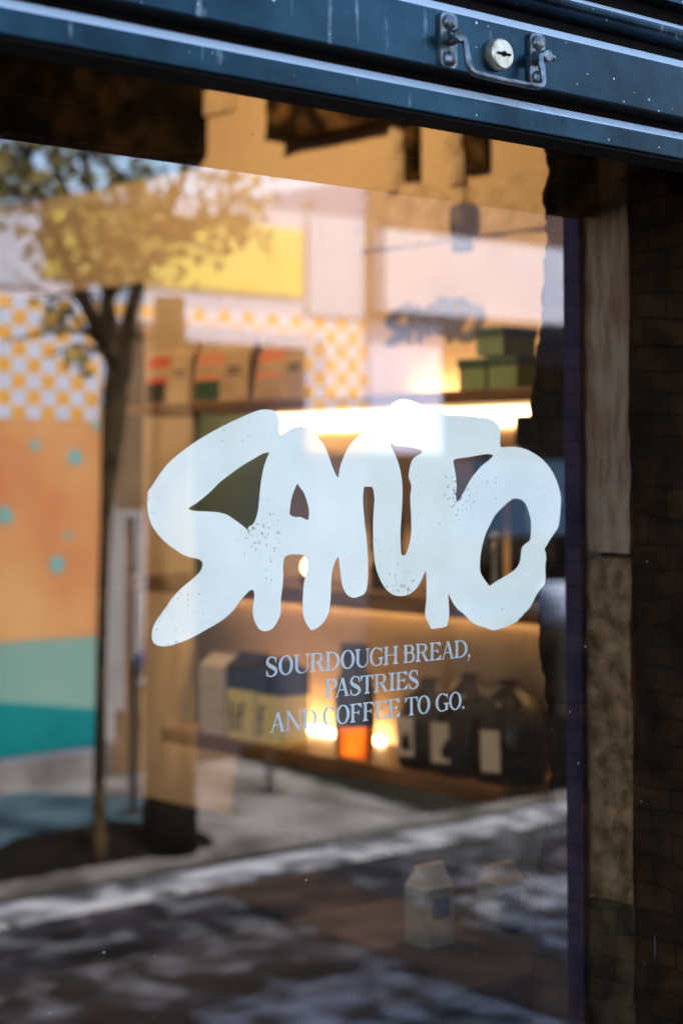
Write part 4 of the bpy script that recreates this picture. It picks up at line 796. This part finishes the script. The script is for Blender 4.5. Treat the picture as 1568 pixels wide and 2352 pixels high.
# doorway: white-framed door leaf with brown panels
dr = panel('door', 5.122, 5.50, -.02, 2.255, M_brownwood, .006)
for x0, x1, z0, z1 in ((5.14, 5.19, .3, 1.26), (5.25, 5.36, .42, 1.26), (5.13, 5.50, 1.26, 1.30), (5.42, 5.49, .3, 1.26)):
    b = nb(); box(b, x0, x1, F+.0065, F+.03, z0, z1); obj('pale_bar', b, M_dullpale, dr)
panel('lintel_frame', 5.50, 6.40, 2.175, 2.258, M_white, .05)
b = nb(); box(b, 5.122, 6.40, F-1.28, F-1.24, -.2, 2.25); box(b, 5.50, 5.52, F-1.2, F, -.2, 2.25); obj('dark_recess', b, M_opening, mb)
wd = thing('blue_shopfront', (8.2, F, 0), "dark blue framed shop window under a pale roller box across the street", "shop window")
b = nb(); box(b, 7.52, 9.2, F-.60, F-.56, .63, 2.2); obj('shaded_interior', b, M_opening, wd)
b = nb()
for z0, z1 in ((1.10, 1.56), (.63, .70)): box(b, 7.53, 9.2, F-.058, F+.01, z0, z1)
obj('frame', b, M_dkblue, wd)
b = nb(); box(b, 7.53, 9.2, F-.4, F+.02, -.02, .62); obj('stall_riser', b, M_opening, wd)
t = thing('planter_trough', (8.3, F+.25, 0), "pale trough with round pale pots by the far shopfront", "planter")
b = nb(); box(b, 8.0, 9.3, F+.10, F+.42, -.02, .55, .02); obj('trough', b, M_opening, t)
for x in (8.2, 8.5, 8.8, 9.1):
    b = nb(); lathe(b, [(.09, .55), (.13, .62), (.15, .74), (.12, .82)], x, F+.26, 20); obj('pot', b, M_white, t)
t = thing('added_dark_deck', (7.8, -5.5, 0), "dark deck added to keep the pavement before the blue shopfront dark", "deck")
b = nb(); 
for k in range(13): box(b, 5.92-.025*k+.02*(k%2), 9.9, -6.22+k*.137, -6.22+k*.137+.127, -.018, .05, .004)
obj('added_deck_boards', b, M_added_deck, t)  # made-up boards, near black to keep this stretch of ground dark
# ------------------------------------------------------------------ plane tree on the far pavement
random.seed(11)
tr = thing('street_tree', (3.95, -4.60, 0), "slim tree with thin dark trunk and sparse olive crown on the far pavement", "tree")
b = nb()
tube(b, [(3.95, -4.60, -.1), (3.95, -4.60, .15), (3.96, -4.60, .9), (3.975, -4.60, 1.35), (4.01, -4.60, 1.7), (4.01, -4.58, 1.95)], [.045, .024, .020, .023, .050, .045], 16, sub=2)
limbs = [[(4.02, -4.58, 1.88), (3.98, -4.6, 2.1), (3.98, -4.62, 2.35), (3.85, -4.6, 2.75), (3.7, -4.5, 3.3)], [(4.03, -4.58, 1.85), (4.06, -4.55, 2.2), (4.18, -4.5, 2.5), (4.30, -4.5, 2.75), (4.38, -4.6, 3.3)],
         [(4.01, -4.58, 1.9), (3.80, -4.5, 2.15), (3.6, -4.4, 2.4), (3.4, -4.4, 2.8)], [(4.0, -4.6, 2.2), (3.95, -4.9, 2.6), (4.0, -5.1, 3.1)], [(4.1, -4.52, 2.4), (4.3, -4.4, 2.48), (4.42, -4.38, 2.52)]]
for l in limbs: tube(b, l, [.036-.027*i/(len(l)-1) for i in range(len(l))], 10, sub=1)
tw = []
for l in limbs:
    for _ in range(9):
        k = random.randint(1, len(l)-1); p = Vector(l[k]).lerp(Vector(l[k-1]), random.random())
        q = p+Vector((random.uniform(-.45, .4), random.uniform(-.4, .4), random.uniform(-.15, .4))); tube(b, [p, p.lerp(q, .5)+Vector((0, 0, .05)), q], [.014, .009, .004], 5); tw += [q, p.lerp(q, .6)]
obj('trunk', b, M_treebark, tr)
b = bmesh.new()
def leaf(p, s, mi):
    a = Vector((random.gauss(0, 1), random.gauss(0, 1), random.gauss(0, .7))).normalized(); c = a.orthogonal().normalized()
    c = (c*math.cos(random.random()*6.28)+a.cross(c)*math.sin(random.random()*6.28)); e = a.cross(c)
    vs = [b.verts.new(p+c*s*.9), b.verts.new(p+e*s*.5+c*s*.15), b.verts.new(p-c*s*.8+a*s*.15), b.verts.new(p-e*s*.5+c*s*.1)]
    f = b.faces.new(vs); f.material_index = mi
cl = [(q, .13, 26) for q in tw if q.z > 2.3]
cl += [(Vector((3.62, -4.45, 2.50)), .17, 80), (Vector((3.90, -4.6, 2.42)), .15, 90), (Vector((4.18, -4.6, 2.58)), .19, 120), (Vector((4.25, -4.5, 2.38)), .10, 30), (Vector((3.82, -4.4, 2.30)), .10, 40), (Vector((3.68, -4.5, 2.08)), .06, 30),
       (Vector((3.5, -4.4, 2.9)), .3, 240), (Vector((3.85, -4.6, 2.95)), .3, 220), (Vector((4.2, -4.7, 3.1)), .35, 260), (Vector((3.9, -4.4, 3.5)), .45, 500), (Vector((3.72, -4.42, 1.92)), .05, 22)]
for c, r_, n in cl:
    for _ in range(n):
        v = Vector((random.gauss(0, .55), random.gauss(0, .55), random.gauss(0, .5)))*r_
        leaf(c+v, random.uniform(.022, .042), 0 if random.random() < .7 else 1)
obj('crown', b, [M_leaf, M_leafd], tr, normals=False)
po = thing('wooden_post', (4.275, -4.58, 0), "stout round brown wooden post with shade painted black on its foot, right of the slim tree", "post")
b = nb(); tube(b, [(4.275, -4.58, .17), (4.275, -4.58, 1.0), (4.27, -4.58, 1.6), (4.26, -4.58, 2.2)], [.104, .100, .085, .06], 24, sub=1); obj('shaft', b, M_bark, po)
b = nb(); lathe(b, [(.112, -.03), (.112, .17), (.105, .175)], 4.275, -4.58, 24); obj('foot_shade', b, M_black, po)  # black collar stands for the shade at the base of the post
t = thing('soil_mound', (3.9, -4.7, 0), "low mound of dark soil round the foot of the tree", "soil bed")
b = nb()
def mound(u, v):
    x = 3.4+1.1*u; y = -5.0+.45*v; h = .10*math.sin(math.pi*u)**.5*math.sin(math.pi*v)**.6 if 0 < u < 1 and 0 < v < 1 else 0
    return (x, y, -.03+h+.0), (0, 0, 1)
rough_face(b, mound, 50, 24, .05, 6); obj('soil_bed', b, M_soil, t)

# street barrier with a blue bag
br = thing('street_barrier', (4.56, -5.33, 0), "slim dark steel barrier standing beyond the tree across the street", "barrier")
for x in (4.62, 5.40):
    b = nb(); box(b, x-.012, x+.012, -5.342, -5.318, -.02, .66, .003); box(b, x-.05, x+.05, -5.39, -5.27, -.02, .0, .002); obj('post', b, M_steel, br)
for z0 in (.58, .37):
    b = nb(); box(b, 4.633, 5.387, -5.340, -5.320, z0, z0+.024, .003); obj('rail', b, M_steel, br)
t = thing('canvas_bag', (4.7, -5.30, .5), "small blue canvas bag slung over the barrier rail", "bag")
b = bmesh.new(); bmesh.ops.create_icosphere(b, subdivisions=3, radius=1)
for v in b.verts:
    k = noise.noise(v.co*2.2)*.25+1; v.co = Vector((4.70+.10*v.co.x*k, -5.285+.05*v.co.y*k, .665+.055*v.co.z*k*(1 if v.co.z > 0 else 1.1)))
for f in b.faces: f.smooth = True
obj('bag_body', b, M_blue, t)
b = nb(); tube(b, [(4.64, -5.285, .70), (4.66, -5.31, .76), (4.74, -5.31, .76), (4.76, -5.285, .70)], .006, 8, sub=1); obj('strap', b, M_navy, t)
